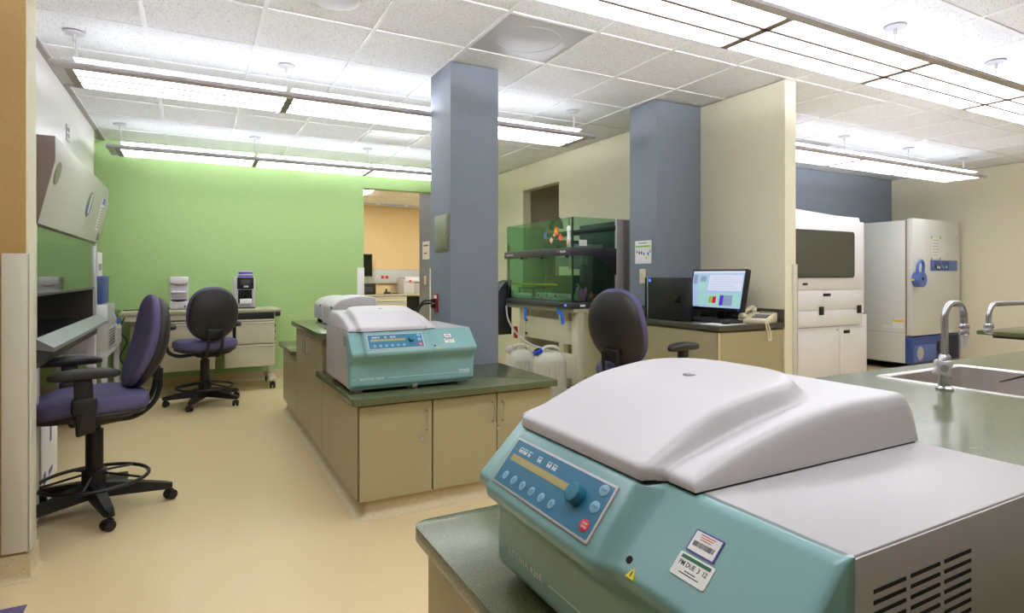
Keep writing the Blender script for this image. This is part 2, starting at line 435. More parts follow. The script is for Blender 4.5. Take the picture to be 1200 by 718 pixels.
# ================================================================== PENDANT LIGHTS
def pendant(label, x0, nmod, yc, cords=True):
    L = 1.22; zb = 2.47; x1 = x0+L*nmod
    t = thing('pendant_light', label, 'pendant light', (x0, yc, zb), 0, 'linear pendant lights')
    W = L*nmod
    for s in (-1, 1):
        M().prism([(s*.198, 0), (s*.228, .012), (s*.228, .030), (s*.205, .045), (s*.195, .045)], 'x', -.09, W+.09).obj('side_rail', 'alu' if s > 0 else 'lab_grey', t)
    for a, b in ((-.09, 0), (W, W+.09)): M().box(a, b, -.2, .2, .012, .03).obj('end_plate', 'alu', t)
    M().box(0, W, -.2, .2, .030, .038).obj('tray', 'lab_white', t)
    M().box(0, W, -.05, .05, .038, .076, .004).obj('ballast_channel', 'lab_white', t)
    strip = M().box(.022, L-.022, -.061, .061, .004, .012).mesh('lens', 'lamp_down', 0)
    up = M().box(.02, L-.02, -.172, .172, .077, .081).mesh('top_diffuser', 'lamp_up', 0)
    tb = M().cyl((.03, 0, .054), (L-.03, 0, .054), .014, 10).mesh('fluorescent_tube', 'lamp_tube')
    for k in range(nmod):
        for y in (-.130, 0, .130): inst('lens', strip, t, (k*L, y, 0))
        inst('top_diffuser', up, t, (k*L, 0, 0))
        for y in (-.11, .11): inst('fluorescent_tube', tb, t, (k*L, y, 0))
    for y in (-.065, .065): M().box(0, W, y-.008, y+.008, -.002, .014).obj('divider', 'hood_side', t)
    for k in range(nmod+1):
        M().box(k*L-.022, k*L+.022, -.2, .2, -.002, .034).obj('joint_bar', 'hood_side', t)
        h = M().cyl((k*L, 0, .06), (k*L, 0, CZ-zb), .0022, 6)
        if k in (0, nmod) and cords: h.tube([(k*L, 0, .06), (k*L+.012, 0, .12), (k*L+.008, 0, .26), (k*L, 0, CZ-zb)], .006, 6)
        h.cyl((k*L, 0, CZ-zb-.045), (k*L, 0, CZ-zb-.012), .009, 8)
        h.obj('hanger', 'lab_white', t)
        M().lathe([(.02, -.012), (.055, -.006), (.06, 0)], (k*L, 0, CZ-zb), 20).obj('canopy', 'lab_white', t)
    return t
pendant('long pendant light ending above the left hood, passing behind the near blue column', -.65, 3, 4.44)
pendant('long pendant light hanging closest to the green wall', -.65, 3, 6.92)
pendant('large near pendant light crossing the top right corner of the photo', -1.2, 6, 2.02)
pendant('pendant light in the bay in front of the freezer', 4.90, 3, 3.88)
pendant('unseen added pendant light filling the bay to the right of the sink', 6.9, 2, 1.4)  # added out of view as extra fill light
pendant('unseen added pendant light brightening the foreground worktop', .02, 3, .45)  # added out of view to light the otherwise dark foreground
t = thing('recessed_troffer', 'lit square ceiling light in the room through the doorway', 'ceiling light', (TX+T*3.5, TY+T*9.5, 2.74))
M().box(-.28, .28, -.28, .28, 0, .01).obj('lens', 'troffer', t); M().box(-.3, .3, -.3, .3, .01, .017).obj('frame', 'lab_white', t)
t = thing('recessed_troffer', 'unseen added ceiling light filling the room through the doorway', 'ceiling light', (TX+T*6.5, TY+T*8.5, 2.74))  # hidden source, added to brighten the back room
M().box(-.28, .28, -.28, .28, 0, .01).obj('lens', 'troffer', t); M().box(-.3, .3, -.3, .3, .01, .017).obj('frame', 'lab_white', t)

# ================================================================== CASEWORK
def handle(parent, p, axis='y', L=.11):
    """bow handle standing off a face; axis = outward normal -y or -x"""
    x, y, z = p; d = .028
    if axis == 'y': pts = [(x, y, z-L/2), (x, y-d, z-L/2+.006), (x, y-d, z+L/2-.006), (x, y, z+L/2)]
    else: pts = [(x, y, z-L/2), (x-d, y, z-L/2+.006), (x-d, y, z+L/2-.006), (x, y, z+L/2)]
    return M().tube(pts, .0048, 8).obj('handle', 'satin_chrome', parent)
def lock(parent, p, axis='y'):
    q = M()
    e = (p[0], p[1]-.006, p[2]) if axis == 'y' else (p[0]-.006, p[1], p[2])
    return q.cyl(p, e, .011, 16).obj('lock', 'satin_chrome', parent)
LZ, HZ = .64, .895            # low and high island tops
def cabinet(label, x0, x1, y0, y1, z0, z1, doors, group=None, axis='y'):
    t = thing('base_cabinet', label, 'cabinet', (x0, y0, z0), 0, group)
    W, D, Hh = x1-x0, y1-y0, z1-z0
    if axis == 'y':
        M().box(0, W, .02, D, 0, Hh).obj('body', 'laminate', t)
        M().box(.001, W-.001, .017, .02, 0, Hh).obj('reveal', 'laminate_edge', t)
    else:
        M().box(.02, W, 0, D, 0, Hh).obj('body', 'laminate', t)
        M().box(.017, .02, .001, D-.001, 0, Hh).obj('reveal', 'laminate_edge', t)
    for a, b, h, l in doors:
        if axis == 'y':
            d = M().box(a+.003, b-.003, 0, .018, 0, Hh-.012, .0015, 1).obj('door', 'laminate', t)
            if h is not None: handle(d, (h, 0, Hh-.115))
            if l is not None: lock(d, (l, 0, Hh-.215))
        else:
            d = M().box(0, .018, a+.003, b-.003, 0, Hh-.012, .0015, 1).obj('door', 'laminate', t)
            if h is not None: handle(d, (0, h, Hh-.115), 'x')
            if l is not None: lock(d, (0, l, Hh-.215), 'x')
    return t
FX, FY = .738, 3.04            # island left face and front face
cabinet('low tan base cabinet with one door at the left corner of the island', FX, 1.14, FY, 3.78, .1, LZ-.038, [(.003, .402, .365, .342)], 'low island cabinets')
cabinet('low tan base cabinet with a pair of doors at the right end of the island', 1.142, 1.905, FY, 3.78, .1, LZ-.038, [(0, .392, .362, None), (.392, .763, .424, .40)], 'low island cabinets')
cabinet('low tan cabinet side panel block under the teal centrifuge beside the aisle', FX, 1.14, 3.782, 4.03, .1, LZ-.038, [(-.0, .248, None, None)], 'low island cabinets', 'x')
cabinet('tall tan base cabinet with two doors under the white boxes', FX, 1.5, 4.035, 5.15, .1, HZ-.038, [(0, .56, .50, None), (.56, 1.115, .62, .62)], None, 'x')
cabinet('low tan cabinet at the far end of the island nearest the green wall', FX, 1.5, 5.155, 5.97, .1, LZ-.038, [(0, .815, None, None)], None, 'x')
q = M()
prof = [(0, 0), (.055, 0), (.032, .004), (.018, .016), (.012, .035), (.0, .1), (0, .1)]
def ring(x, y, nx, ny): return [(x+nx*a, y+ny*a, b) for a, b in prof]
c = .012
rings = [ring(FX+.045, 5.95, -1, 0), ring(FX+.045, FY+.055, -1, 0)]
for k in range(5):
    a = PI/2*k/4; rings.append(ring(FX+.06-.015*math.cos(a), FY+.055-.015*math.sin(a), -math.cos(a), -math.sin(a)))
rings += [ring(1.89, FY+.04, 0, -1)]
struct('baseboard_island', q.loft(rings).box(FX+.06, 1.88, FY+.055, 5.94, 0, .1), 'cove')
def worktop(label, poly, z0, z1, m='counter', r=.02, bev=.003):
    t = M().prism(fillet(poly, r, 5), 'z', z0, z1, bev).obj('worktop', m)
    return tag(t, label, 'worktop')
worktop('low dark green worktop carrying the teal centrifuge on the island', [(.70, 3.005), (1.93, 3.005), (1.93, 3.79), (1.552, 3.79), (1.552, 4.03), (.70, 4.03)], LZ-.038, LZ, r=[.03, .012, 0, 0, 0, 0])
worktop('raised green worktop in the middle of the island under the white boxes', [(.70, 3.90), (1.54, 3.90), (1.54, 5.17), (.70, 5.17)], HZ-.038, HZ, r=[.09, .01, .01, .01])
worktop('low green worktop at the far end of the island', [(.70, 5.172), (1.54, 5.172), (1.54, 6.0), (.70, 6.0)], LZ-.038, LZ, r=.01)
# near bench
worktop('dark green worktop in the foreground under the large centrifuge', [(.487, -.6), (1.30, -.6), (1.30, 1.452), (.487, 1.452)], LZ-.038, LZ, r=[.01, .01, .01, .045])
t = thing('base_cabinet', 'tan cabinet under the foreground worktop', 'cabinet', (.52, -.55, 0))
M().box(0, .76, 0, 1.965, .1, LZ-.04).obj('body', 'laminate', t); M().box(.05, .76, 0, 1.92, 0, .1).obj('plinth', 'cove', t)
# sink bench: worktop with an opening
SX0, SX1, SY0, SY1 = 2.085, 2.62, .42, 1.195
def plate_hole(x0, x1, y0, y1, a0, a1, b0, b1, z0, z1):
    vs = []; fs = []
    for z in (z0, z1):
        vs += [(x0, y0, z), (x1, y0, z), (x1, y1, z), (x0, y1, z), (a0, b0, z), (a1, b0, z), (a1, b1, z), (a0, b1, z)]
    for k in range(4):
        n = (k+1) % 4
        fs += [(k, n, 4+n, 4+k), (8+k, 8+4+k, 8+4+n, 8+n), (k, 8+k, 8+n, n), (4+k, 4+n, 12+n, 12+k)]
    return M().add(vs, fs)
t = plate_hole(1.302, 3.5, -.6, 1.285, SX0, SX1, SY0, SY1, .882, .92).obj('worktop', 'counter', None, 20)
tag(t, 'green worktop around the stainless sink at right', 'worktop')
t = thing('base_cabinet', 'tan cabinet carrying the sink worktop', 'cabinet', (1.33, -.55, 0))
M().box(0, 2.14, 0, 1.80, .1, .66).box(0, .6, 0, 1.80, .66, .88).box(1.4, 2.14, 0, 1.80, .66, .88).obj('body', 'laminate', t); M().box(.05, 2.09, .05, 1.75, 0, .1).obj('plinth', 'cove', t)
t = thing('sink', 'stainless steel sink bowl set in the green worktop', 'sink', (SX0, SY0, .67))
w_, d_ = SX1-SX0, SY1-SY0
q = M(); R4 = lambda e, z, r: [(x, y, z) for x, y in rrect(e, w_-e, e, d_-e, r)]
q.loft([R4(-.012, .2503, .02), R4(-.010, .2535, .02), R4(.006, .2535, .03), R4(.012, .248, .035), R4(.016, .20, .04), R4(.022, .04, .05), R4(.035, .014, .05), R4(.07, .005, .05)], caps=False)
r3 = R4(.07, .005, .05); q.add(r3, [tuple(range(len(r3)))])
q.obj('bowl', 'steel', t)
M().lathe([(.045, .006), (.04, .01), (.02, .008), (0.001, .008)], (w_/2, d_/2, 0)).obj('drain', 'chrome', t)
# faucets
def faucet(label, loc, rot, h, reach, handle_=True, rt=.0098):
    t = thing('faucet', label, 'faucet', loc, rot)
    M().lathe([(.024, 0), (.024, .006), (.017, .012), (.0165, .10), (.015, .102), (.012, .108)], n=20).obj('base_body', 'satin_chrome', t)
    R = .045; top = h-R
    pts = [(0, 0, .1), (0, 0, top)]+arc((R, 0, top), R, PI, PI/2, 8)[1:]+arc((reach-R, 0, top), R, PI/2, 0, 8)+[(reach, 0, top-.02)]
    sp = M().tube(pts, rt, 14).obj('spout', 'satin_chrome', t)
    q = M(); zt = top-.02
    q.lathe([(.010, -.036), (.0135, -.032), (.0135, -.022), (.012, -.018), (.0145, -.014), (.0145, -.004), (.0115, 0)], (reach, 0, zt), 20); q.obj('aerator', 'satin_chrome', sp)
    if handle_:
        M().lathe([(.003, -.075), (.007, -.055), (.009, -.036)], (reach, 0, zt), 14).obj('serrated_tip', 'lab_white', sp)
        hd = M().cyl((0, 0, .07), (-.048, -.012, .072), .0075, 12).obj('valve_stem', 'satin_chrome', t)
        ax = Vector((-.03, -.035, .002)).normalized(); mx = frame(Vector((-.044, -.012, .072)), ax.orthogonal(), ax.cross(ax.orthogonal()))
        pr = []
        for k in range(40):
            a = 2*PI*k/40; rr = .025+.006*math.cos(4*a); pr.append((rr*math.cos(a), rr*math.sin(a)))
        mx2 = mx if (mx.to_3x3() @ Vector((0, 0, 1))).dot(ax) > 0 else mx @ Matrix.Rotation(PI, 4, 'X')
        M().prism(pr, 'z', 0, .018, .004, mx=mx2).obj('handle', 'lab_white', hd)
        M().cyl((0, 0, .018), (0, 0, .0195), .011, 16, mx=mx2).obj('index_button', 'foot_grey', hd)
    return t
faucet('gooseneck chrome faucet with white star handle at the sink', (2.022, .965, .92), 0, .262, .115)
faucet('second chrome faucet whose spout reaches in from the right edge', (2.84, 1.01, .92), PI, .25, .44, False, .0085)
t = thing('dropper_rod', 'thin dark metal rod lying over the right rim of the sink', 'rod', (2.19, .885, .9255))
M().tube([(-.02, 0, .018), (.05, -.004, .022), (.20, -.02, .034)], [.0015, .003, .004], 8).cyl((.20, -.02, .034), (.52, -.05, .05), .006, 10).cyl((.51, -.047, .0), (.51, -.047, .05), .01, 10).obj('shaft', 'dark_metal', t)

# ================================================================== CENTRIFUGES
def centrifuge(label, loc, rotz):
    W, D, ZT = .713, .615, .325
    t = thing('centrifuge', label, 'centrifuge', loc, rotz, 'teal and white bench centrifuges')
    # metal housing: side walls and top plate
    b = M().box(.003, W-.003, .062, D, .032, ZT, .004).obj('housing', 'lab_grey', t)
    M().box(W-.003, W, .072, D, .034, ZT-.003, .0012).obj('right_side_panel', 'side_grey', t)
    M().box(0, .003, .072, D, .034, ZT-.003, .0012).obj('left_side_panel', 'side_grey', t)
    # front moulding: lofted profile with ear, main panel and right panel
    def prof(o, low):
        top, nose = .016+.037*o, -.064+.020*o
        p = [(.075, .030), (.012+low, .030), (low, .045), (low, .160), (nose+.004, .206), (nose, .224), (top, ZT-.004), (top+.011, ZT), (.075, ZT)]
        return fillet(p, [0, .006, .012, .022, .012, .012, .014, .002, 0], 4)
    st = [(.0, 1.25, .008), (.002, 1.12, .004), (.007, 1.03, .001), (.016, 1, 0), (.058, 1, 0), (.064, .8, 0), (.070, .3, 0), (.077, .05, 0), (.085, 0, 0), (.412, 0, 0), (.422, .08, 0), (.432, .4, 0), (.443, .8, 0), (.455, 1, 0), (.697, 1, 0), (.706, 1.04, .001), (.711, 1.14, .004), (W, 1.28, .008)]
    M().loft([[(x, y, z) for y, z in prof(o, l)] for x, o, l in st]).obj('front_moulding', 'teal', t, 50)
    M().box(.012, W-.012, .02, .06, .020, .034, .003).obj('front_skirt', 'teal', t)
    # lid: two-tier dome
    x0, x1, y0, y1 = .004, .5, .056, D-.004; nx, ny = 72, 72
    def sm(a): a = max(0, min(1, a)); return a*a*(3-2*a)
    def yf(x): return y0-.034*sm((x-.046)/.022)*sm((.446-x)/.022)
    def hgt(x, y):
        d = y-yf(x); s = max(0, min(1, d/.42)); h1 = .012+.074*(1-(1-s)**1.9)
        e = min(x-x0, x1-x); R = .026; e = max(0, min(1, e/R)); k = (1-(1-e)**2.6)**(1/2.6)
        eb = max(0, min(1, (y1-y)/.03)); k *= (1-(1-eb)**2.4)**(1/2.4)
        ef = max(0, min(1, d/.010)); kf = .55+.45*(1-(1-ef)**2)**.5
        h = h1*kf*k
        rx0, rx1, ry1, rr = .052, .436, .47, .15
        cxr, hwx = (rx0+rx1)/2, (rx1-rx0)/2
        qx = abs(x-cxr)-(hwx-rr); qy = (y-ry1)+rr
        sd = rr-math.hypot(max(qx, 0), max(qy, 0))-min(max(qx, qy), 0)
        ramp = .25+.75*sm(d/.2)
        return h+.030*ramp*sm(sd/.034+.35)
    us = [x0+(x1-x0)*(.5-.5*math.cos(PI*i/nx))*.3+(x1-x0)*(i/nx)*.7 for i in range(nx+1)]
    vsn = [(.5-.5*math.cos(PI*j/ny))*.5+(j/ny)*.5 for j in range(ny+1)]
    vs = []
    for v_ in vsn:
        for x in us:
            y = yf(x)+(y1-yf(x))*v_; vs.append((x, y, ZT+.004+hgt(x, y)))
    fs = []
    n = nx+1
    for j in range(ny):
        for i in range(nx): fs.append((j*n+i, j*n+i+1, (j+1)*n+i+1, (j+1)*n+i))
    rim = [i for i in range(n)]+[(j*n+nx) for j in range(1, ny+1)]+[ny*n+i for i in range(nx-1, -1, -1)]+[j*n for j in range(ny-1, 0, -1)]
    o = len(vs); vs += [(vs[i][0], vs[i][1], ZT+.003) for i in rim]; K = len(rim)
    for k in range(K): fs.append((rim[k], o+k, o+(k+1) % K, rim[(k+1) % K]))
    lid = M().add(vs, fs).obj('lid', 'lab_white', t, 55)
    M().prism([(x0+.003, .060), (.05, .060), (.062, .027), (.43, .027), (.444, .060), (x1-.003, .060), (x1-.003, y1-.004), (x0+.003, y1-.004)], 'z', ZT-.001, ZT+.004).obj('lid_gasket', 'black_matt', t)
    zc = ZT+.004+hgt(.245, .30)
    M().cyl((.245, .30, zc-.004), (.245, .30, zc+.0008), .013, 20).obj('sight_plug', 'foot_grey', lid)
    # control panel on the slanted front
    P0 = Vector((.087, .0068, .3112)); P1 = Vector((.087, -.0535, .238))
    mx = frame(P1, (1, 0, 0), P0-P1) @ Matrix.Scale(.955, 4, (1, 0, 0)); A, Bh = .324, (P0-P1).length
    pn = M().prism(rrect(0, A, 0, Bh, .003), 'z', -.002, .0022, .0006, mx=mx).obj('control_panel', 'lab_white', t)
    M().prism(rrect(.005, A-.005, .004, Bh-.004, .002), 'z', .002, .0027, mx=mx).obj('panel_face', 'panel_blue', pn)
    M().box(.018, .218, .050, .063, .0027, .0031, mx=mx).obj('display', 'display', pn)
    for k in range(6):
        M().prism([(.0085*math.cos(a*PI/12), .0085*math.sin(a*PI/12)) for a in range(24)], 'z', .0027, .0036, .0004, mx=mx @ Matrix.Translation((.035+k*.0335, .021, 0))).obj('button', 'button_blue', pn)
        q = M(); 
        for r_ in range(3): q.box(-.004, .004-.001*((k+r_) % 3), .0025-r_*.0025, .0035-r_*.0025, .0036, .0038)
        q.tf(mx @ Matrix.Translation((.035+k*.0335, .021, 0))).obj('button_print', 'panel_blue', pn)
    for (a, b, m, s) in ((.300, .080, 'button_blue', 'START'), (.300, .052, 'button_blue', 'PULSE'), (.300, .021, 'red', 'STOP\nOPEN')):
        M().prism([(.0115*math.cos(k*PI/12), .0095*math.sin(k*PI/12)) for k in range(24)], 'z', .0027, .0036, .0004, mx=mx @ Matrix.Translation((a, b, 0))).obj('button', m, pn)
        text('button_lettering', s, .0052, 'panel_blue' if m != 'red' else 'print_white', pn, mx @ Matrix.Translation((a, b, .0037)), ext=.0001)
    kb = M().lathe([(.0165, .0027), (.0165, .017), (.015, .0195), (.012, .02)], (.252, .053, 0), 28, mx=mx).obj('knob', 'knob_blue', pn)
    q = M()
    for a0, n_ in ((.028, 3), (.044, 3), (.062, 2), (.098, 3), (.132, 3), (.150, 3)):
        q.box(a0, a0+.0135, .079, .0802, .0027, .0030)
        for i in range(n_): q.box(a0+.001+i*.0045, a0+.004+i*.0045, .070, .0775-(i % 2)*.0022, .0027, .0029)
    q.tf(mx).obj('panel_symbols', 'print_white', pn)['kind'] = 'stuff'
    # lettering on the lower front
    fm = frame((0, -.0003, 0), (1, 0, 0), (0, 0, 1))
    text('model_lettering', 'ROTINA 420R', .0195, 'print_white', t, fm @ Matrix.Translation((.118, .078, 0)), sx=1.0, bold=0, sp=1.12)
    M().box(.020, .032, -.0007, .0002, .0772, .0788).box(.206, .610, -.0007, .0002, .0772, .0788).obj('trim_line', 'print_white', t)
    text('maker_lettering', 'Hettich', .022, 'print_white', t, fm @ Matrix.Translation((.650, .088, 0)), shear=.2)
    M().box(.618, .684, -.0007, .0002, .0762, .0782).box(.618, .684, -.0007, .0002, .072, .0732).obj('trim_line', 'print_white', t)
    # key hole and warning triangle at the step of the panels
    M().cyl((.462, -.024, .234), (.462, -.0297, .2397), .0055, 14).obj('key_hole', 'black_matt', t)
    w0 = frame((.479, -.0395, .2290), (1, 0, 0), (0, .1, .1))
    tr = M().prism([(-.008, -.006), (.008, -.006), (0, .009)], 'z', -.004, .0012, mx=w0).obj('warning_sticker', 'yellow', t)
    M().box(-.0008, .0008, -.0035, .004, .0012, .0015, mx=w0).obj('exclamation', 'print_black', tr)
    # stickers on the right panel
    def R(x, z): return Vector((x, -.044+(z-.224)-.0005, z))
    up = Vector((0, .1, .1))
    s1 = frame(R(.555, .2855), (1, 0, 0), up)
    st_ = M().prism(rrect(-.023, .023, -.0155, .0155, .002), 'z', -.003, .0014, mx=s1).obj('asset_sticker', 'violet_ink', t)
    M().box(-.021, .021, -.0135, .0135, .0014, .0017, mx=s1).obj('sticker_face', 'paper', st_)
    q = M(); x = -.017
    while x < .016:
        w_ = random.choice((.0004, .0007, .0011)); q.box(x, x+w_, -.0065, .0005, .0017, .0019); x += w_+random.choice((.0005, .0009))
    q.tf(s1).obj('barcode', 'print_black', st_)
    q = M()
    for k in range(3): q.box(-.012+k*.001, .012-k*.002, .010-k*.0032, .0112-k*.0032, .0017, .0019)
    q.tf(s1).obj('red_print', 'print_red', st_)
    s2 = frame(R(.557, .2610), (1, 0, 0), up)
    st2 = M().prism(rrect(-.0285, .0285, -.0155, .0155, .003), 'z', -.003, .0014, mx=s2).obj('service_sticker', 'paper', t)
    M().box(-.024, .024, .0085, .0132, .0014, .0017, mx=s2).obj('green_band', 'print_green', st2)
    text('due_lettering', 'PM DUE  3  12', .0092, 'print_black', st2, s2 @ Matrix.Translation((0, .0022, .0016)), ext=.0001, sx=.82)
    q = M()
    for k, ww in enumerate((.009, .016)): q.box(-ww, ww, -.0062-k*.0035, -.005-k*.0035, .0014, .0016)
    q.tf(s2).obj('fine_print', 'print_black', st2)
    # vents: three columns of slots on the right side, two small on the left
    slot = M().box(-.0012, .0009, 0, .064, -.0026, .0026, .0008, 1).mesh('vent_slot', 'black_matt', 0)
    for r_ in range(10):
        for c_ in range(3): inst('vent_slot', slot, t, (W, .108+c_*.0735, .2785-r_*.0125))
    slot2 = M().box(-.0006, .0012, 0, .026, -.0016, .0016).mesh('vent_slot', 'black_matt', 0)
    for r_ in range(7):
        for c_ in range(2): inst('vent_slot', slot2, t, (0, .085+c_*.032, .300-r_*.0085))
    for x in (.05, .36, .66):
        for y in (.07, .54):
            M().lathe([(.03, 0), (.033, .004), (.033, .026), (.026, .036)], (x, y, 0), 20).obj('foot', 'foot_grey', t)
    M().box(.345, .375, .012, .05, .008, .034, .003).obj('lid_latch', 'satin_chrome', t)
    return t
big = centrifuge('large teal and white bench centrifuge filling the foreground', (.555, 1.10, LZ), -PI/2)
dup(big, (.712, 3.12, LZ), 0, 'smaller looking teal and white centrifuge on the island worktop')

# ================================================================== CHAIRS
def chair(label, loc, rotz, base_rot=0, loop_arms=False, back_tilt=16, seat_z=.60):
    t = thing('task_chair', label, 'chair', loc, rotz, 'purple and black task chairs')
    RB = .345
    for k in range(5):
        a = base_rot+2*PI*k/5; mx = Matrix.Rotation(a, 4, 'Z')
        sec = lambda x, w, z0, z1: [(x, -w, z0), (x, w, z0), (x, w*.75, z1), (x, -w*.75, z1)]
        g = M().loft([sec(.02, .040, .080, .158), sec(.12, .036, .076, .145), sec(.26, .029, .070, .118), sec(RB-.01, .025, .066, .102), sec(RB+.02, .012, .07, .094)], mx=mx).obj('base_arm', 'black', t)
        q = M(); px = RB
        ca = a+.7+k*1.1; m2 = mx @ Matrix.Translation((px, 0, 0)) @ Matrix.Rotation(ca-a, 4, 'Z')
        for s in (-1, 1): q.lathe([(.012, -.011), (.026, -.009), (.028, 0), (.026, .009), (.012, .011)], n=18, mx=m2 @ Matrix.Translation((.012, s*.017, .028)) @ Matrix.Rotation(PI/2, 4, 'X'))
        q.prism(fillet([(-.012, .02), (.03, .03), (.028, .058), (.0, .066), (-.018, .05)], .008, 3), 'y', -.007, .007, mx=m2)
        q.cyl((0, 0, .05), (0, 0, .08), .008, 8, mx=m2)
        q.obj('caster', 'black', g)
    M().lathe([(.052, .075), (.055, .09), (.055, .15), (.045, .16), (.042, .17)], n=24).obj('hub', 'black', t)
    M().lathe([(.041, .15), (.041, .44), (.028, .443), (.028, seat_z-.12)], n=20).obj('gas_column', 'black', t)
    fr = M(); zr = .175; RR = .25
    fr.tube([(RR*math.cos(2*PI*k/40), RR*math.sin(2*PI*k/40), zr) for k in range(40)], .010, 8, True)
    for k in range(5):
        a = 2*PI*k/5+.3; fr.tube([(.05*math.cos(a), .05*math.sin(a), zr+.03), (RR*math.cos(a), RR*math.sin(a), zr)], .007, 6)
    fr.lathe([(.05, .15), (.058, .155), (.058, .225), (.045, .232)], n=20).obj('foot_ring', 'black', t)
    M().box(-.10, .10, -.16, .12, seat_z-.125, seat_z-.065, .015).prism(fillet([(-.17, seat_z-.075), (-.10, seat_z-.13), (.06, seat_z-.14), (.12, seat_z-.075)], .02), 'x', -.06, .06).obj('tilt_mechanism', 'black', t)
    # seat: upholstered cushion on a black pan
    def seatf(x, y, z):
        k = (y/.25); z2 = z-.020*max(0, k)**2*1.6+.012*(x/.26)**2 if z > 0 else z*(1-.35*(x/.27)**2)-.02*max(0, k)**2
        return (x*(1-.06*k), y, z2)
    M().sell((0, .02, seat_z-.012), .268, .262, .060, .55, .62, 40, 16, seatf).obj('seat', 'purple', t)
    M().sell((0, .02, seat_z-.048), .258, .25, .034, .6, .62, 40, 10, lambda x, y, z: (x*(1-.06*y/.25), y, z-.02*max(0, y/.25)**2)).obj('seat_pan', 'plastic_shell', t)
    # backrest
    tl = math.radians(back_tilt); mb = Matrix.Translation((0, -.205, seat_z+.03)) @ Matrix.Rotation(tl, 4, 'X')
    def backf(y0):
        def f(x, y, z):
            k = z/.25; wz = 1-.10*k*k+(-.05 if k < 0 else .0)*k*k
            return (x*wz, y+y0+.55*x*x*1.0-.05*math.cos(k*1.5)+.05, z)
        return f
    # sell has its h along z; a along x; b = thickness along y
    M().sell((0, 0, .265), (.232), .050, .26, .78, .8, 44, 26, lambda x, y, z: backf(.012)(x, y, z), mx=mb).obj('backrest', 'purple', t)
    M().sell((0, 0, .262), (.224), .046, .255, .77, .75, 44, 26, lambda x, y, z: backf(-.024)(x, y, z), mx=mb).obj('back_shell', 'plastic_shell', t)
    for s in (-1, 1):
        p = [(s*.055, -.02, seat_z-.10), (s*.06, -.16, seat_z-.115), (s*.062, -.255, seat_z-.06), (s*.062, -.295, seat_z+.03), (s*.06, -.30, seat_z+.14)]
        M().tube(spline(p, 5), .0135, 8).obj('back_bar', 'black', t)
    M().box(-.075, .075, -.30, -.275, seat_z+.075, seat_z+.16, .01).obj('back_bracket', 'black', t)
    for s in (-1, 1):
        zp = seat_z+.175
        if loop_arms:
            p = [(s*.05, .03, seat_z-.10), (s*.20, .05, seat_z-.115), (s*.285, .075, seat_z-.085), (s*.315, .095, seat_z-.02), (s*.318, .10, seat_z+.08), (s*.318, .10, zp-.02)]
            ar = M().tube(spline(p, 6), .017, 10).obj('armrest', 'black', t)
        else:
            ar = M().prism(fillet([(.03, seat_z-.11), (.11, seat_z-.13), (.12, zp-.02), (.045, zp-.02)], .012), 'x', s*.275, s*.315, .008).box(s*.05, s*.29, .04, .10, seat_z-.105, seat_z-.085, .004).obj('armrest', 'black', t)
            M().box(s*.268, s*.322, .025, .128, seat_z-.02, seat_z+.06, .012).obj('sleeve', 'black', ar)
        M().sell((s*.30, .075, zp+.003), .054, .15, .026, .6, .8, 28, 10, lambda x, y, z: (x*(1+.15*y/.14), y, z-.008*(y/.14)**2)).obj('arm_pad', 'plastic_shell', ar)
    return t
chair('purple task chair with footring facing the hood on the left', (-.478, 3.87, 0), PI/2+.24, -1.817, False, 14, .605)
chair('purple task chair pulled up to the bench at the green wall', (.085, 6.56, 0), .30, .27, True, 10, .60)
chair('purple task chair at the computer desk behind the large centrifuge', (2.70, 3.17, 0), -1.38, .2, False, 12, .625)

# ================================================================== HOOD AND LEFT SIDE
HY = 3.70
t = thing('biosafety_cabinet', 'grey biosafety hood with slanted top panel on the left', 'hood', (-1.42, HY, 0))
HL = 2.10
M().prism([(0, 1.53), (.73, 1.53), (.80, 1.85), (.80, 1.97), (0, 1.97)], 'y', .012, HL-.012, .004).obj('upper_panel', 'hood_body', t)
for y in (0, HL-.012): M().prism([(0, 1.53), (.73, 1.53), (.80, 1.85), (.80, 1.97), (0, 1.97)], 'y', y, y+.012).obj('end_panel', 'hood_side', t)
M().box(0, .03, 0, HL, .92, 1.53).obj('back_wall', 'hood_inside_shade', t)
for y in (0, HL-.06): M().box(.03, .70, y, y+.06, .92, 1.53).obj('side_wall', 'hood_inside_shade', t)
M().box(.03, .70, .06, HL-.06, .92, .935).obj('work_surface', 'dark_metal', t)
M().box(0, .72, 0, HL, .80, .92, .004).obj('base_tray', 'charcoal', t)
M().prism([(.70, .935), (.72, .955), (.795, .905), (.795, .885), (.72, .90)], 'y', .0, HL+.02).obj('armrest_lip', 'brushed_lip', t)
M().box(.700, .706, .06, HL-.06, 1.175, 1.53).obj('sash', 'sash_glass', t)
M().box(.698, .710, .05, HL-.05, 1.16, 1.178, .002).obj('sash_rail', 'charcoal', t)
for y in (.0, HL-.05): M().box(.66, .72, y, y+.05, .92, 1.53, .004).obj('front_post', 'alu', t)
for x in (.05, .66):
    for y in (.03, HL-.09):
        l = M().box(x, x+.06, y, y+.06, .03, .80, .003).obj('stand_leg', 'lab_white', t)
        M().lathe([(.03, 0), (.03, .012), (.014, .018), (.014, .03)], (x+.03, y+.03, 0), 16).obj('levelling_foot', 'satin_chrome', l)
M().box(.05, .11, .05, HL-.05, .15, .21).obj('stand_rail', 'lab_white', t)
def hoodp(y, z): return Vector((.73+(z-1.53)*(.07/.32)+.0005, y, z))
hu = Vector((.07, 0, .32)); hmx = lambda y, z: frame(hoodp(y, z), (0, 1, 0), hu)
def disc(r, n=28, sy=1): return [(r*math.cos(2*PI*k/n), sy*r*math.sin(2*PI*k/n)) for k in range(n)]
d = M().prism(disc(.062), 'z', -.002, .003, .001, mx=hmx(.12, 1.80)).obj('pressure_gauge', 'hood_side', t)
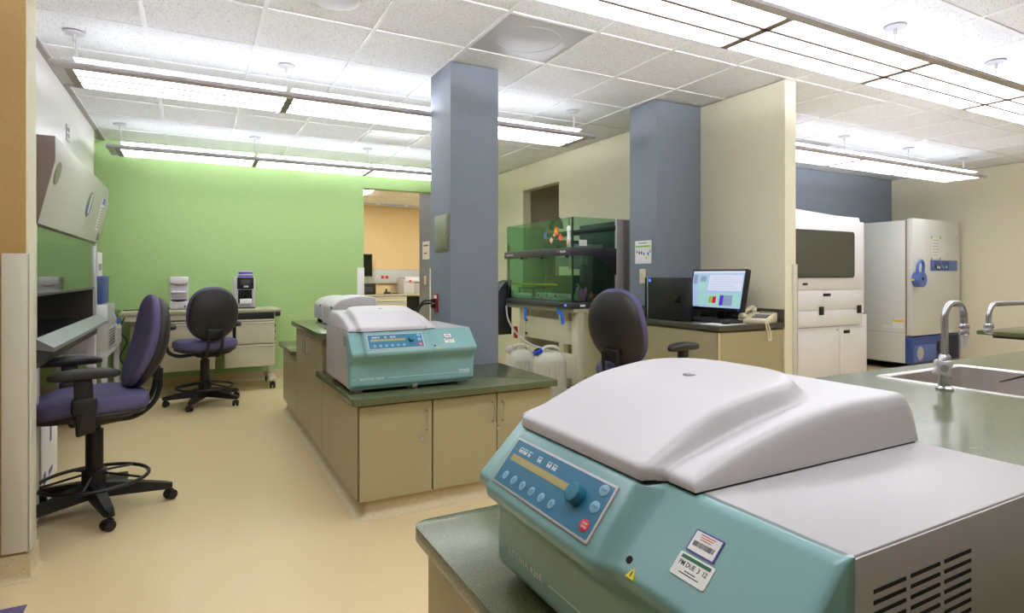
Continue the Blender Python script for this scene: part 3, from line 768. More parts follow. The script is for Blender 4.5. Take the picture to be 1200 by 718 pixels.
M().prism(disc(.054), 'z', .003, .004, mx=hmx(.12, 1.80)).obj('gauge_face', 'olive_plate', d)
d = M().prism(disc(.088), 'z', -.002, .003, .001, mx=hmx(1.24, 1.755)).obj('control_dial', 'olive_plate', t)
M().prism([(.082*math.cos(a), .082*math.sin(a)) for a in [PI+k*PI/14 for k in range(15)]], 'z', .003, .0045, mx=hmx(1.24, 1.755)).obj('dial_blue', 'freezer_blue', d)
M().box(-.02, .02, -.062, .07, .0045, .006, .0005, mx=hmx(1.24, 1.755)).obj('dial_strip', 'paper', d)
d = M().box(-.06, .06, -.125, .125, -.002, .004, .002, mx=hmx(1.80, 1.735)).obj('instruction_label', 'paper', t)
M().box(-.06, .06, .08, .125, .004, .006, mx=hmx(1.80, 1.735)).obj('label_blue', 'freezer_blue', d)
for k in range(8): M().box(-.045, .045, -.10+k*.021, -.092+k*.021, .004, .0055, mx=hmx(1.80, 1.735)).obj('label_line', 'olive_plate', d)
M().box(-.045, .045, -.03, .03, -.002, .004, .002, mx=hmx(1.97, 1.575)).obj('maker_plate', 'olive_plate', t)
t = thing('wall_outlet', 'grey wall plate on the white bulkhead above the hood', 'outlet', (-.90, 5.84, 2.34))
M().box(0, .008, -.06, .06, 0, .13, .003).obj('plate', 'lab_white', t)
for z in (.03, .075): M().box(.008, .012, -.035, .035, z, z+.03, .002).obj('receptacle', 'hood_side', t)
t = thing('carton', 'white cardboard carton on the floor under the hood', 'box', (-1.30, 4.15, 0), .05)
M().box(0, .54, 0, .62, 0, .42, .004).obj('carton_body', 'carton', t)
M().box(.5405, .5415, .30, .36, .26, .40).box(.5405, .5415, .06, .14, .06, .13).box(.5405, .5415, .25, .40, .07, .10).obj('printed_marks', 'violet_ink', t)
M().box(.09, .12, -.001, .0, 0, .001).box(.22, .30, 0, .62, .42, .4206).obj('packing_tape', 'kraft', t)
t = thing('carton', 'brown cardboard carton at the back under the hood', 'box', (-1.36, 5.06, 0), 0)
M().box(0, .40, 0, .40, 0, .34, .004).obj('carton_body', 'kraft', t); M().box(.17, .23, 0, .4, .34, .3406).obj('packing_tape', 'phone', t)
# instrument cart beyond the hood
t = thing('instrument_cart', 'slim white cart standing past the far end of the hood', 'cart', (-1.16, 6.05, 0))
M().box(0, .50, 0, .95, .57, .61, .004).obj('top_shelf', 'lab_white', t); M().box(0, .50, 0, .95, .14, .17, .004).obj('lower_shelf', 'lab_white', t)
for x in (0, .46):
    for y in (0, .91):
        l = M().box(x, x+.04, y, y+.04, .06, .57).obj('leg', 'lab_white', t); M().lathe([(.02, -.012), (.03, 0), (.02, .012)], n=14, mx=Matrix.Translation((x+.02, y+.02, .03)) @ Matrix.Rotation(PI/2, 4, 'X')).obj('caster', 'black', l)
t = thing('bench_instrument', 'grey instrument box on the cart past the hood', 'instrument', (-1.12, 6.1, .61))
M().box(0, .46, 0, .5, 0, .41, .01).obj('case', 'alu', t); M().box(.46, .465, .03, .47, .03, .2, .002).obj('front_grille', 'side_grey', t)
for k in range(6): M().box(.464, .467, .05, .45, .05+k*.025, .06+k*.025).obj('vent_slot', 'charcoal', t)
t = thing('bench_instrument', 'small pale instrument beside the grey box on the cart', 'instrument', (-1.14, 6.63, .61))
M().prism(fillet([(0, 0), (.5, 0), (.5, .16), (.44, .29), (0, .29)], .015), 'y', 0, .34, .006).obj('case', 'lab_grey', t); M().box(.485, .503, .1, .26, .20, .25, .004).obj('keypad', 'freezer_navy', t)
t = thing('storage_bin', 'blue plastic bin stacked on the grey instrument box', 'bin', (-1.10, 6.13, 1.02))
M().box(0, .40, 0, .42, 0, .24, .012).obj('tub', 'freezer_navy', t); M().box(-.008, .408, -.008, .428, .225, .243, .005).obj('rim', 'freezer_blue', t)
t = thing('tissue_box', 'white box standing on the blue bin past the hood', 'box', (-1.04, 6.18, 1.263))
M().box(0, .30, 0, .28, 0, .21, .004).obj('box_body', 'carton', t); M().box(.3, .301, .05, .23, .05, .11).obj('printed_mark', 'hood_side', t)
t = thing('corner_shelf', 'dark green shelf top in the corner left of the bench', 'shelf', (-1.58, 7.08, 0))
M().box(0, .86, 0, .66, .855, .893, .004).obj('shelf_top', 'counter', t)
for x in (.03, .80): M().box(x, x+.04, .58, .62, 0, .855).obj('leg', 'lab_grey', t)

# ================================================================== BENCH AT THE GREEN WALL
t = thing('mobile_bench', 'cream mobile lab bench with four drawers against the green wall', 'bench', (-.66, 7.06, 0))
M().box(0, 1.515, 0, .64, .862, .895, .004).obj('bench_top', 'bench_top', t)
M().box(.03, 1.485, .03, .60, .80, .862).obj('apron', 'bench', t)
M().box(.90, 1.44, .015, .5, .775, .855, .003).obj('black_tray', 'black', t)
M().box(.30, 1.44, .01, .028, .765, .785, .003).obj('front_rail', 'bench', t)
for x0, x1 in ((.335, .85), (.94, 1.45)):
    M().box(x0, x1, .04, .52, .26, .765).obj('drawer_case', 'bench', t)
    for z0, z1 in ((.52, .755), (.27, .505)):
        dr = M().box(x0+.008, x1-.008, .005, .04, z0, z1, .004).obj('drawer', 'bench', t)
        M().box(x0+.008, x1-.008, -.012, .008, z1-.02, z1, .004).obj('drawer_pull', 'bench', dr)
        M().box((x0+x1)/2-.06, (x0+x1)/2+.06, -.0135, -.012, z1-.016, z1-.006).obj('label_holder', 'lab_white', dr)
    for s, xx in ((-1, x0), (1, x1)):
        for z in (.56, .64, .71): M().cyl((xx-.004*s, .03, z), (xx+.004*s, .03, z), .009, 10).obj('bolt', 'black', t)
for x in (.06, 1.40):
    M().box(x, x+.055, .30, .37, .12, .80, .004).obj('leg', 'bench', t)
    M().box(x-.01, x+.065, .04, .60, .085, .13, .006).obj('foot_bar', 'bench', t)
    for y in (.07, .57):
        q = M()
        for s in (-1, 1): q.lathe([(.02, -.010), (.036, -.008), (.038, 0), (.036, .008), (.02, .010)], n=18, mx=Matrix.Translation((x+.028+s*.018, y, .038)) @ Matrix.Rotation(PI/2, 4, 'Y'))
        q.box(x+.018, x+.038, y-.03, y+.02, .04, .085, .004).obj('caster', 'black', t)
M().box(1.455, 1.505, .0, .05, .815, .858, .006).cyl((1.48, .0, .835), (1.48, -.012, .835), .009, 10).obj('power_box', 'black', t)
# dispenser
t = thing('white_dispenser', 'white upright lab dispenser with a red name on the bench', 'instrument', (-.24, 7.30, .895))
M().prism(rrect(0, .175, .0, .36, .012), 'y', .02, .24, .008).obj('case', 'lab_white', t)
M().prism(fillet([(.004, .30), (.03, .285), (.0875, .278), (.145, .285), (.171, .30), (.171, .356), (.004, .356)], .006), 'y', .004, .03, .004).obj('top_cover', 'lab_white_gloss', t)
M().prism(fillet([(.004, .012), (.171, .012), (.171, .115), (.145, .10), (.0875, .093), (.03, .10), (.004, .115)], .006), 'y', .004, .03, .004).obj('lower_cover', 'lab_white', t)
M().box(.015, .16, .008, .022, .135, .20, .003).obj('slot_recess', 'side_grey', t); M().box(.014, .156, -.012, .02, .185, .205, .005).obj('tray', 'lab_white_gloss', t)
text('name_lettering', 'Thermo', .030, 'print_red', t, frame((.09, .0185, .268), (1, 0, 0), (0, 0, 1)), ext=.001)
M().box(.135, .152, .001, .006, .028, .048, .002).obj('power_switch', 'black', t); M().box(.08, .122, .003, .005, .024, .028).obj('small_print', 'hood_side', t)
# sealer with screen
t = thing('plate_sealer', 'black and white benchtop machine with violet plates on top', 'instrument', (.382, 7.28, .895))
M().box(0, .225, .03, .30, .0, .355, .008).obj('case', 'lab_white', t)
M().box(.005, .22, .0, .28, 0, .012, .004).obj('foot_plate', 'black', t)
M().prism(fillet([(.035, .22), (.205, .22), (.205, .352), (.035, .352)], .01), 'y', .012, .035, .004).obj('black_fascia', 'black', t)
M().box(.07, .17, .008, .014, .26, .32, .002).obj('screen', 'charcoal', t); M().box(.10, .15, .002, .016, .237, .256, .004).obj('control_button', 'alu', t)
M().box(.045, .19, .02, .034, .06, .21, .006).obj('work_recess', 'black_matt', t)
M().cyl((.085, .012, .205), (.085, .012, .13), .016, 14).cyl((.15, .012, .205), (.15, .012, .13), .016, 14).box(.06, .18, .008, .03, .15, .175, .004).obj('press_head', 'dark_metal', t)
M().box(.06, .185, -.03, .03, .055, .11, .006).obj('plate_tray', 'lab_white_gloss', t)
for k in range(2):
    p_ = M().box(.055, .20, .06, .19, .356+k*.036, .372+k*.036, .003).obj('plate_base', 'violet_lid', t); M().box(.058, .197, .063, .187, .372+k*.036, .391+k*.036, .004).obj('plate_lid', 'lab_white', p_)
q = M().tube(spline([(-.66, 7.4, .9), (-.6, 7.35, .904), (-.45, 7.42, .903), (-.3, 7.5, .902), (-.25, 7.45, .91)], 5), .005, 6)
tag(q.obj('power_cord', 'black'), 'black power cord lying on the bench beside the white dispenser', 'cord')
q = M().tube(spline([(-.62, 7.03, .85), (-.66, 7.02, .72), (-.60, 7.03, .6), (-.66, 7.05, .45), (-.60, 7.1, .25), (-.72, 7.15, .05), (-.9, 7.2, .006)], 6), .006, 6)
tag(q.obj('power_cord', 'black'), 'black cord hanging down the left side of the bench', 'cord')

# white instruments on the raised worktop
def small_box(label, loc, L, W, Hh, grey):
    t = thing('bench_instrument', label, 'instrument', loc, 0)
    pr = fillet([(0, .03), (L, .03), (L, Hh*.72), (L*.95, Hh*.95), (L*.6, Hh), (L*.15, Hh*.88), (0, Hh*.68)], [.01, .01, .02, .04, .1, .08, .02], 5)
    M().prism(pr, 'x' if False else 'y', 0, W, .012, 3).obj('case', 'lab_white', t)
    if grey: M().prism(fillet([(L*.28, .03), (L*.93, .03), (L*.93, Hh*.62), (L*.6, Hh*.62), (L*.28, Hh*.42)], .02, 4), 'y', -.004, .004).obj('side_inset', 'side_grey', t)
    M().box(0.02, L-.01, -.003, .003, Hh*.70, Hh*.715).obj('lid_seam', 'side_grey', t)
    for x in (.04, L-.05):
        for y in (.03, W-.03): M().lathe([(.016, 0), (.018, .004), (.014, .032)], (x, y, 0), 12).obj('foot', 'black', t)
    M().cyl((.002, .02, Hh*.66), (-.008, .02, Hh*.66), .008, 10).obj('hinge_pin', 'charcoal', t)
    return t
small_box('white domed box with a grey side panel behind the island centrifuge', (.82, 4.10, HZ), .31, .34, .235, True)
small_box('white domed box standing at the far end of the raised worktop', (.86, 4.72, HZ), .27, .32, .215, False)

# ================================================================== LIQUID HANDLER
t = thing('handler_table', 'cream steel table under the green glass robot workstation', 'table', (3.02, 4.46, 0))
M().box(0, .74, -.02, 1.28, .935, .965, .003).obj('table_top', 'bench', t)
M().box(-.012, .0, -.02, 1.28, .925, .968, .002).obj('top_edge', 'olive_plate', t)
for y in (.0, 1.0):
    for x in (.06, .62):
        l = M().box(x, x+.07, y, y+.10, .03, .935, .003).obj('leg', 'bench', t)
        M().lathe([(.03, 0), (.03, .012), (.014, .03)], (x+.035, y+.05, 0), 14).obj('levelling_foot', 'satin_chrome', l)
for z0, z1 in ((.62, .84), (.30, .53)):
    rl = M().box(.075, .10, .10, 1.0, z0, z1, .003).obj('front_rail', 'bench', t)
    for z in (z0+.04, z1-.04): M().cyl((.06, .97, z), (.076, .97, z), .012, 10).obj('bolt', 'black', rl)
t = thing('liquid_handler', 'robot workstation behind green glass between the two blue columns', 'workstation', (3.0, 4.43, .968))
DL, DD, TH = 1.27, .66, .83
M().box(-.02, DD, -.01, DL, 0.0, .055, .012).obj('deck_frame', 'charcoal', t)
M().box(.03, DD-.16, .03, DL-.03, .055, .062).obj('deck_plate', 'charcoal_dark', t)
M().box(DD-.17, DD-.02, .0, .60, .055, TH-.02, .004).obj('rear_housing', 'charcoal_dark', t)
M().box(DD-.17, DD-.02, .60, DL, .055, .30, .004).obj('rear_housing', 'charcoal_dark', t)
M().box(DD-.14, DD-.04, .60, DL, .40, .50, .004).obj('rear_rail', 'foot_grey', t)
M().box(DD-.175, DD, -.02, .02, .0, TH, .006).obj('end_column', 'side_grey', t)
M().box(DD-.10, DD-.04, -.024, -.019, .02, TH-.01).obj('column_inset', 'foot_grey', t)
M().box(DD-.19, DD-.02, .0, DL, TH-.1, TH-.06, .004).obj('upper_rail', 'black', t)
for x0, x1, y0, y1 in ((.0, .006, 0.006, DL),): M().box(x0, x1, y0, y1, .06, TH).obj('front_glass', 'green_glass', t)
M().box(.0, DD-.175, .0, .006, .06, TH).obj('side_glass', 'green_glass', t)
M().box(.0, DD-.175, DL-.006, DL, .06, TH).obj('side_glass', 'green_glass', t)
bm_ = M().box(-.030, .0, -.012, DL+.01, .48, .553, .006).obj('front_beam', 'charcoal', t)
M().box(-.03, DD-.17, -.014, .0, .48, .553, .004).obj('side_beam', 'charcoal', t)
M().prism([(.24, .48), (DD-.17, .48), (DD-.17, .30)], 'y', -.012, -.002).obj('gusset', 'charcoal_dark', t)
text('maker_lettering', 'TECAN', .030, 'print_white', bm_, frame((-.0305, .12, .518), (0, -1, 0), (0, 0, 1)), ext=.0006)
M().cyl((-.03, .20, .518), (-.0315, .20, .518), .012, 14).obj('maker_mark', 'print_red', bm_)
text('series_lettering', 'Freedom EVO', .026, 'print_white', bm_, frame((-.0305, DL-.12, .515), (0, -1, 0), (0, 0, 1)), ext=.0006)
for y in (.06, .50, .90): M().box(-.036, -.01, y-.014, y+.014, .462, .484, .004).obj('clip', 'black', bm_)
for y in (.02,): M().tube([(.012, y, .06), (.012, y, TH)], .010, 8).obj('corner_post', 'charcoal_dark', t)
M().tube([(.012, DL-.02, .06), (.012, DL-.02, TH-.2)], .010, 8).obj('corner_post', 'charcoal_dark', t)
# robot arm, carriers and racks inside
ar = M().box(.12, DD-.16, .62, .70, .58, .66, .006).box(.13, .20, .60, .72, .30, .62, .006).obj('robot_arm', 'charcoal', t)
for k in range(4): M().cyl((.165, .615+k*.03, .30), (.165, .615+k*.03, .12), .004, 6).obj('pipette_tip', 'satin_chrome', ar)
M().box(.13, DD-.16, .20, .27, .50, .60, .006).box(.15, .24, .18, .29, .36, .50, .004).obj('gripper_arm', 'side_grey', t)
M().box(.02, .032, .30, 1.2, .205, .222, .002).obj('yellow_bar', 'yellow', t)
for k, y in enumerate((.28, .44, .60)):
    c_ = M().box(.03, .34, y, y+.13, .062, .085, .004).obj('carrier', 'lab_grey', t)
    M().box(.04, .15, y+.005, y+.125, .085, .125, .006).obj('tip_rack', 'lab_white', c_)
    M().box(.18, .29, y+.005, y+.125, .085, .115, .006).obj('tip_rack', 'lab_white', c_)
    M().cyl((.036, y+.065, .105), (.032, y+.065, .105), .012, 10).obj('rack_button', 'violet_ink', c_)
c_ = M().box(.02, .36, .80, 1.16, .062, .09, .004).obj('carrier', 'lab_grey', t)
for i in range(10): M().box(.022, .06, .815+i*.034, .840+i*.034, .09, .118, .003).obj('tube_rack', 'lab_white_gloss', c_)
M().box(.06, .30, .82, 1.14, .165, .176, .002).box(.07, .08, .83, .84, .09, .165).box(.07, .08, 1.12, 1.13, .09, .165).obj('raised_shelf', 'charcoal', t)
M().box(.07, .18, 1.0, 1.1, .176, .19, .003).obj('green_tray', 'toy_green', t)
M().box(.20, .34, -.004, .0, .60, .66).obj('notice', 'paper', t) if 0 else M().box(.07, .155, -.002, .0, .57, .625).obj('notice', 'paper', t)
# decals on the glass: simple blossoms
def blossom(y, z, r, m, n=5):
    q = M()
    for k in range(n):
        a = 2*PI*k/n; q.prism([(y+.6*r*math.cos(a)+.5*r*math.cos(b*PI/5), z+.6*r*math.sin(a)+.5*r*math.sin(b*PI/5)) for b in range(10)], 'x', -.0015-.0002*k, -.0003)
    return q.obj('flower_decal', m, t)
blossom(.27, .715, .042, 'orange'); blossom(.20, .655, .032, 'orange', 4); blossom(.36, .635, .028, 'salmon', 4); blossom(.47, .685, .030, 'freezer_blue'); blossom(.31, .685, .020, 'salmon', 3)
M().prism(disc(.018), 'z', 0, .002, mx=frame((-.002, .275, .72), (0, -1, 0), (0, 0, 1))).obj('flower_heart', 'yellow', t)
q = M().box(-.012, .0, .03, .075, .56, .70, .005).sell((-.008, .052, .72), .012, .026, .035, .9, .9, 14, 8).obj('plush_charm', 'paper', t)
M().sell((-.018, .05, .60), .006, .02, .03, .9, .9, 12, 8).obj('charm_spots', 'salmon', q)
M().tube([(-.004, .05, .75), (-.004, .05, TH)], .004, 6).obj('charm_cord', 'black', q)
# coral toy and starfish on the deck
y0 = .09
q = M().lathe([(.03, .062), (.034, .075), (.02, .085)], (.16, y0, 0), 14)
for k in range(6):
    a = k*PI/3; q.tube(spline([(.16, y0, .075), (.16+.03*math.cos(a), y0+.03*math.sin(a), .11), (.16+.05*math.cos(a), y0+.04*math.sin(a), .17+.01*(k % 3))], 4), [.016]*8+[.009], 8)
q.obj('coral_ornament', 'pink', t)
M().tube(spline([(.12, y0, .08), (.10, y0, .14), (.13, y0, .19), (.11, y0, .22)], 4), .009, 8).obj('weed_ornament', 'toy_green', t)
M().prism([((.02 if k % 2 else .042)*math.cos(k*PI/5+PI/2)+.24, (.02 if k % 2 else .042)*math.sin(k*PI/5+PI/2)+.11) for k in range(10)], 'y', .045, .055).obj('star_ornament', 'orange', t)
M().box(.075, .13, -.0125, -.01, .015, .035).obj('rating_label', 'paper', t); M().box(-.0215, -.02, .07, .10, .018, .036).obj('status_led', 'led_blue', t)
q = M()
for k in range(5): q.tube([(.35+.02*k+.0*a, .86+.10*math.cos(a*PI/10)+.015*k, TH-.04+(.10+.008*k)*math.sin(a*PI/10)) for a in range(11)], .006, 6)
q.obj('cable_loop', 'black', t)
# side module with slanted shoulder at the far left end
t = thing('waste_chute', 'charcoal side unit with tan labels hanging off the robot workstation', 'side unit', (2.86, 5.7398, .62))
M().prism(fillet([(0, 0), (.22, 0), (.22, .60), (.13, .57), (0, .40)], .008), 'y', 0, .20, .006).obj('unit_body', 'charcoal_dark', t)
M().prism([(.002, .41), (.128, .572), (.218, .602), (.218, .56), (.14, .53), (.012, .385)], 'y', -.003, .0).obj('shoulder_trim', 'charcoal', t)
for k in range(4): M().box(-.002, .0, .05, .12, .06+k*.085, .078+k*.085).obj('tan_label', 'salmon', t)
# blue tape tabs, tubing
for i, (y, z, r, lab) in enumerate(((5.30, .90, .1, 'strip of blue tape hanging at the far end of the workstation table'), (4.62, .90, -.35, 'larger strip of blue tape hanging from the near corner of the workstation table'), (4.68, .935, .15, 'short blue tape tab on the edge of the workstation table'))):
    q = M().box(-.001, .001, -.028, .028, -.09 if i < 2 else -.03, .045 if i < 2 else .03); o = q.obj('tape_strip', 'tape_blue', None, 0); o.location = (3.006, y, z); o.rotation_euler = (r, .06 if i == 1 else 0, 0); tag(o, lab, 'tape')
q = M().tube(spline([(2.97, 5.66, .94), (2.96, 5.60, .80), (2.94, 5.40, .68), (2.90, 5.05, .60), (2.86, 4.72, .585), (2.84, 4.60, .575)], 6), .009, 8)
tag(q.obj('drain_tube', 'lab_grey'), 'grey drain tube sagging from the workstation to the jug', 'tube')
# jugs
t = thing('jug_platform', 'low black platform under the white jugs behind the island', 'platform', (2.58, 4.30, 0))
M().box(0, .40, 0, 1.10, .10, .13, .004).obj('platform_top', 'black', t)
for x in (.02, .34):
    for y in (.03, 1.03): M().box(x, x+.04, y, y+.04, 0, .10, .003).obj('leg', 'black', t)
def jug(label, loc, rotz, s, h, capm):
    t = thing('jug', label, 'jug', loc, rotz, 'white plastic jugs on the floor')
    W, D = .135*s, .105*s
    r = lambda k, z: [(x, y, z) for x, y in rrect(-W*k, W*k, -D*k, D*k, .05*s*k, 5)]
    b = M().loft([r(.92, 0), r(1, .012), r(1, h*.30), r(.985, h*.33), r(1, h*.36), r(1, h*.72), r(.93, h*.80), r(.72, h*.88), r(.60, h*.90)]).obj('body', 'jug', t, 50)
    M().tube(spline([(-.06*s, 0, h*.88), (-.055*s, 0, h*.97), (-.01*s, 0, h), (.05*s, 0, h*.99), (.085*s, 0, h*.94), (.09*s, 0, h*.84)], 5), .016*s, 10).obj('handle', 'jug', t)
    cmx = Matrix.Translation((-.095*s, 0, h*.85)) @ Matrix.Rotation(-.45, 4, 'Y')
    M().lathe([(.03*s, -.02), (.03*s, .03)], n=18, mx=cmx).obj('neck', 'jug', t)
    cp = M().lathe([(.042*s, .018), (.044*s, .022), (.044*s, .05), (.040*s, .054)], n=24, mx=cmx).obj('cap', capm, t)
    M().lathe([(.026*s, .054), (.026*s, .062), (.02*s, .064)], n=16, mx=cmx).obj('cap_insert', 'black' if capm == 'cap_blue' else capm, cp)
    for sgn in (-1, 1): M().tube([(W*.2*sgn+W*.5*a, -D-.001, h*(.40+.28*b)) for a, b in ((0, 0), (.5*sgn, 0), (.5*sgn, 1), (0, 1))], .004, 6, True).obj('moulded_rib', 'jug', t)
    return t
jug('white plastic jug with a blue screw cap', (2.80, 4.50, .13), -.25, 1.0, .50, 'cap_blue')
jug('white plastic jug with a white cap, partly behind the first', (2.80, 5.05, .13), -.2, .95, .46, 'lab_white')

# ================================================================== DESK AND COMPUTER
DZ = .912
t = thing('desk_cabinet', 'tan cabinet of the computer desk against the cream partition', 'cabinet', (3.265, 2.985, 0))
M().box(0, .662, 0, .812, .1, DZ-.045).obj('body', 'laminate', t)
M().box(-.018, 0, .004, .808, .1, DZ-.05, .0015, 1).obj('side_panel', 'laminate', t)
M().box(-.018, .66, -.018, -.001, .1, DZ-.05, .0015, 1).obj('end_panel', 'laminate', t)
M().box(-.019, -.009, -.0185, -.009, .1, DZ-.05).obj('edge_strip', 'salmon', t)
M().box(.06, .66, .05, .8, 0, .1).obj('plinth', 'cove', t)
t = thing('worktop', 'dark grey desk worktop with backsplash under the monitor', 'worktop', (3.235, 2.955, DZ-.038))
M().prism([(0, 0), (.694, 0), (.694, .843), (.188, .843), (.188, 1.24), (0, 1.24)], 'z', 0, .038, .003).obj('top', 'counter_dark', t)
for bx_, lb_ in (((3.909, 3.929, 2.955, 3.798), 'dark backsplash strip along the cream partition behind the monitor'), ((3.427, 3.908, 3.778, 3.798), 'dark backsplash strip on the front of the desk column'), ((3.403, 3.423, 3.81, 4.15), 'dark backsplash strip on the side of the desk column')):
    tag(M().box(*bx_, DZ, DZ+.10, .003).obj('backsplash', 'counter_dark'), lb_, 'backsplash')
t = thing('computer_tower', 'black desktop computer tower standing on the desk', 'computer', (3.30, 3.745, DZ), 0)
tz = .34
M().box(.02, .11, -.37, .05, .006, tz, .004).obj('case', 'black', t)
M().box(.018, .112, .05, .085, .004, tz-.001, .006).obj('front_bezel', 'black_gloss', t)
M().box(.016, .114, .046, .052, .003, tz, .001).obj('silver_band', 'alu', t)
M().box(.006, .020, -.325, -.265, .14, .20, .004).obj('side_latch', 'black_gloss', t)
M().box(.0185, .02, .012, .034, tz-.035, tz-.013).obj('maker_badge', 'led_blue', t)
for x in (.03, .09): M().box(x, x+.012, -.30, .06, 0, .007).obj('foot', 'black', t)
# monitor: faces the chair and viewpoint
t = thing('monitor', 'black flat monitor with a lit spreadsheet screen on the desk', 'monitor', (3.58, 3.335, DZ), math.radians(-90))
MW, MH = .55, .328
mt = Matrix.Translation((0, 0, .085)) @ Matrix.Rotation(math.radians(-12), 4, 'X')
M().box(-MW/2, MW/2, 0, .045, 0, MH, .006, mx=mt).obj('bezel', 'black', t)
M().box(-.13, .13, .045, .07, .06, MH-.06, .01, mx=mt).obj('rear_housing', 'black', t)
sc = M().box(-MW/2+.018, MW/2-.018, -.001, .002, .022, MH-.016, mx=mt).obj('screen', 'screen_sky', t)
def scr(x0, x1, z0, z1, m, k=0): return M().box(-MW/2+.018+x0*(MW-.036), -MW/2+.018+x1*(MW-.036), -.0016-.0004*k, -.001, .022+z0*(MH-.038), .022+z1*(MH-.038), mx=mt).obj('window_pane', m, sc)
scr(.0, 1, .94, 1, 'screen_white'); scr(.14, .30, .44, .90, 'screen_mint'); scr(.34, .98, .46, .90, 'screen_white'); scr(.16, .32, .06, .38, 'screen_mint'); scr(.34, .99, .03, .40, 'screen_mint')
scr(.39, .45, .12, .30, 'screen_lime', 1); scr(.46, .53, .12, .30, 'screen_red', 1); scr(.60, .67, .06, .34, 'screen_violet', 1); scr(.67, .84, .06, .34, 'screen_grey', 1); scr(.02, .10, .64, .90, 'screen_grey'); scr(.16, .28, .70, .86, 'screen_grey', 1); scr(0, .2, 0, .03, 'screen_grey', 1)
for k in range(6): scr(.38, .9-.07*(k % 3), .52+k*.06, .525+k*.06, 'screen_grey', 1)
M().box(-.035, .035, .085, .11, .012, .24, .006).obj('stand_neck', 'black', t); M().prism(rrect(-.12, .12, .0, .16, .04), 'z', 0, .014, .004).obj('stand_base', 'black', t)
M().cyl((MW/2-.03, -.001, .095), (MW/2-.03, -.003, .095), .003, 8).obj('power_led', 'led_blue', t)
t = thing('keyboard', 'black computer keyboard lying in front of the monitor', 'keyboard', (3.495, 3.26, DZ), math.radians(-90))
M().prism(fillet([(-.075, 0), (.075, 0), (.075, .026), (-.075, .014)], .004), 'x', -.225, .225, .003).obj('tray', 'black', t)
key = M().box(-.0082, .0082, -.0082, .0082, 0, .006, .0015, 1).mesh('key', 'charcoal_dark', 0)
for r_ in range(5):
    for c_ in range(20):
        y = -.06+r_*.027; inst('key', key, t, (-.205+c_*.0216, y, .0135+(y+.075)*.08))
t = thing('mouse', 'black computer mouse beside the keyboard', 'mouse', (3.40, 3.04, DZ+.002), -1.5)
M().sell((0, 0, .016), .03, .052, .018, .8, .9, 20, 10, lambda x, y, z: (x, y, max(z, -.016))).obj('shell', 'black', t); M().cyl((-.004, -.025, .031), (.004, -.025, .031), .006, 10).obj('wheel', 'charcoal', t)
t = tag(M().box(-.14, .14, -.10, .10, 0, .002).obj('paper_sheet', 'paper'), 'white paper sheet under the mouse on the desk', 'paper'); t.location = (3.42, 3.09, DZ); t.rotation_euler = (0, 0, .2)
# phone
t = thing('desk_phone', 'cream desk telephone with handset at the end of the desk', 'telephone', (3.765, 3.08, DZ), math.radians(-72))
M().prism(fillet([(-.11, 0), (.11, 0), (.11, .075), (.06, .07), (-.11, .028)], .008), 'x', -.10, .12, .008).obj('base', 'phone', t)
fm = frame((0, 0, .052), (1, 0, 0), (0, .17, .043))
M().box(-.01, .10, -.07, .02, .0, .006, .002, mx=fm).obj('key_field', 'charcoal', t)
M().box(.0, .10, .055, .085, .002, .008, .002, mx=fm).obj('display_strip', 'olive_plate', t)
for r_ in range(4):
    for c_ in range(4): M().box(.0+c_*.024, .017+c_*.024, -.062+r_*.02, -.048+r_*.02, .006, .0095, .0015, 1, mx=fm).obj('key', 'foot_grey', t)
hs = M().tube(spline([(-.065, -.105, .055), (-.065, -.06, .082), (-.065, .02, .098), (-.065, .085, .108), (-.065, .12, .10)], 5), .017, 10).sell((-.065, -.095, .05), .03, .032, .022, .8, .8, 16, 8).sell((-.065, .10, .09), .03, .032, .024, .8, .8, 16, 8).obj('handset', 'phone', t)
q = M().tube(spline([(3.70, 2.962, DZ+.01), (3.69, 2.935, DZ+.005), (3.70, 2.925, DZ-.07), (3.72, 2.93, DZ-.12), (3.74, 2.928, DZ-.11), (3.735, 2.935, DZ-.04), (3.72, 2.942, DZ+.008)], 6), .005, 6)
tag(q.obj('phone_cord', 'phone'), 'cream phone cord looping over the edge of the desk', 'cord')
q = M()
for k in range(5): q.tube(spline([(3.75, 3.36+.02*k, DZ+.01), (3.72+.015*k, 3.28, DZ+.05+.008*k), (3.76, 3.24-.01*k, DZ+.015+.01*(k % 2)), (3.82, 3.28, DZ+.012)], 5), .004, 6)
tag(q.obj('cable_bundle', 'black'), 'tangle of black cables behind the monitor', 'cables')
q = M().tube(spline([(3.30, 4.18, .98), (3.29, 4.06, .95), (3.30, 3.96, .925), (3.31, 3.88, .918)], 5), .005, 6)
tag(q.obj('network_cable', 'lab_grey'), 'grey cable running from the workstation to the computer tower', 'cable')
# poster and outlet on the desk column
t = thing('wall_notice', 'white notice with small coloured figures taped to the blue column', 'notice', (3.424, 3.97, 1.37))
M().box(-.002, 0, -.105, .105, 0, .20).obj('sheet', 'paper', t)
M().box(-.003, -.002, -.095, .095, .145, .157).obj('green_band', 'toy_green', t)
for k, (y, z, m) in enumerate(((.08, .105, 'orange'), (.05, .095, 'violet_ink'), (.02, .095, 'charcoal'), (-.01, .085, 'freezer_blue'), (-.04, .05, 'yellow'), (-.065, .085, 'freezer_navy'), (-.09, .105, 'foot_grey'))):
    M().box(-.003, -.002, y-.008, y+.008, z-.012, z+.012).obj('printed_figure', m, t)
for k in range(7): M().box(-.0028, -.002, .085-k*.03, .087-k*.03, .11, .143).obj('printed_line', 'foot_grey', t)
M().box(-.0028, -.002, -.05, .06, .175, .183).obj('printed_line', 'foot_grey', t)
t = thing('wall_outlet', 'ivory outlet plate on the blue column above the desk', 'outlet', (3.425, 3.975, 1.20))
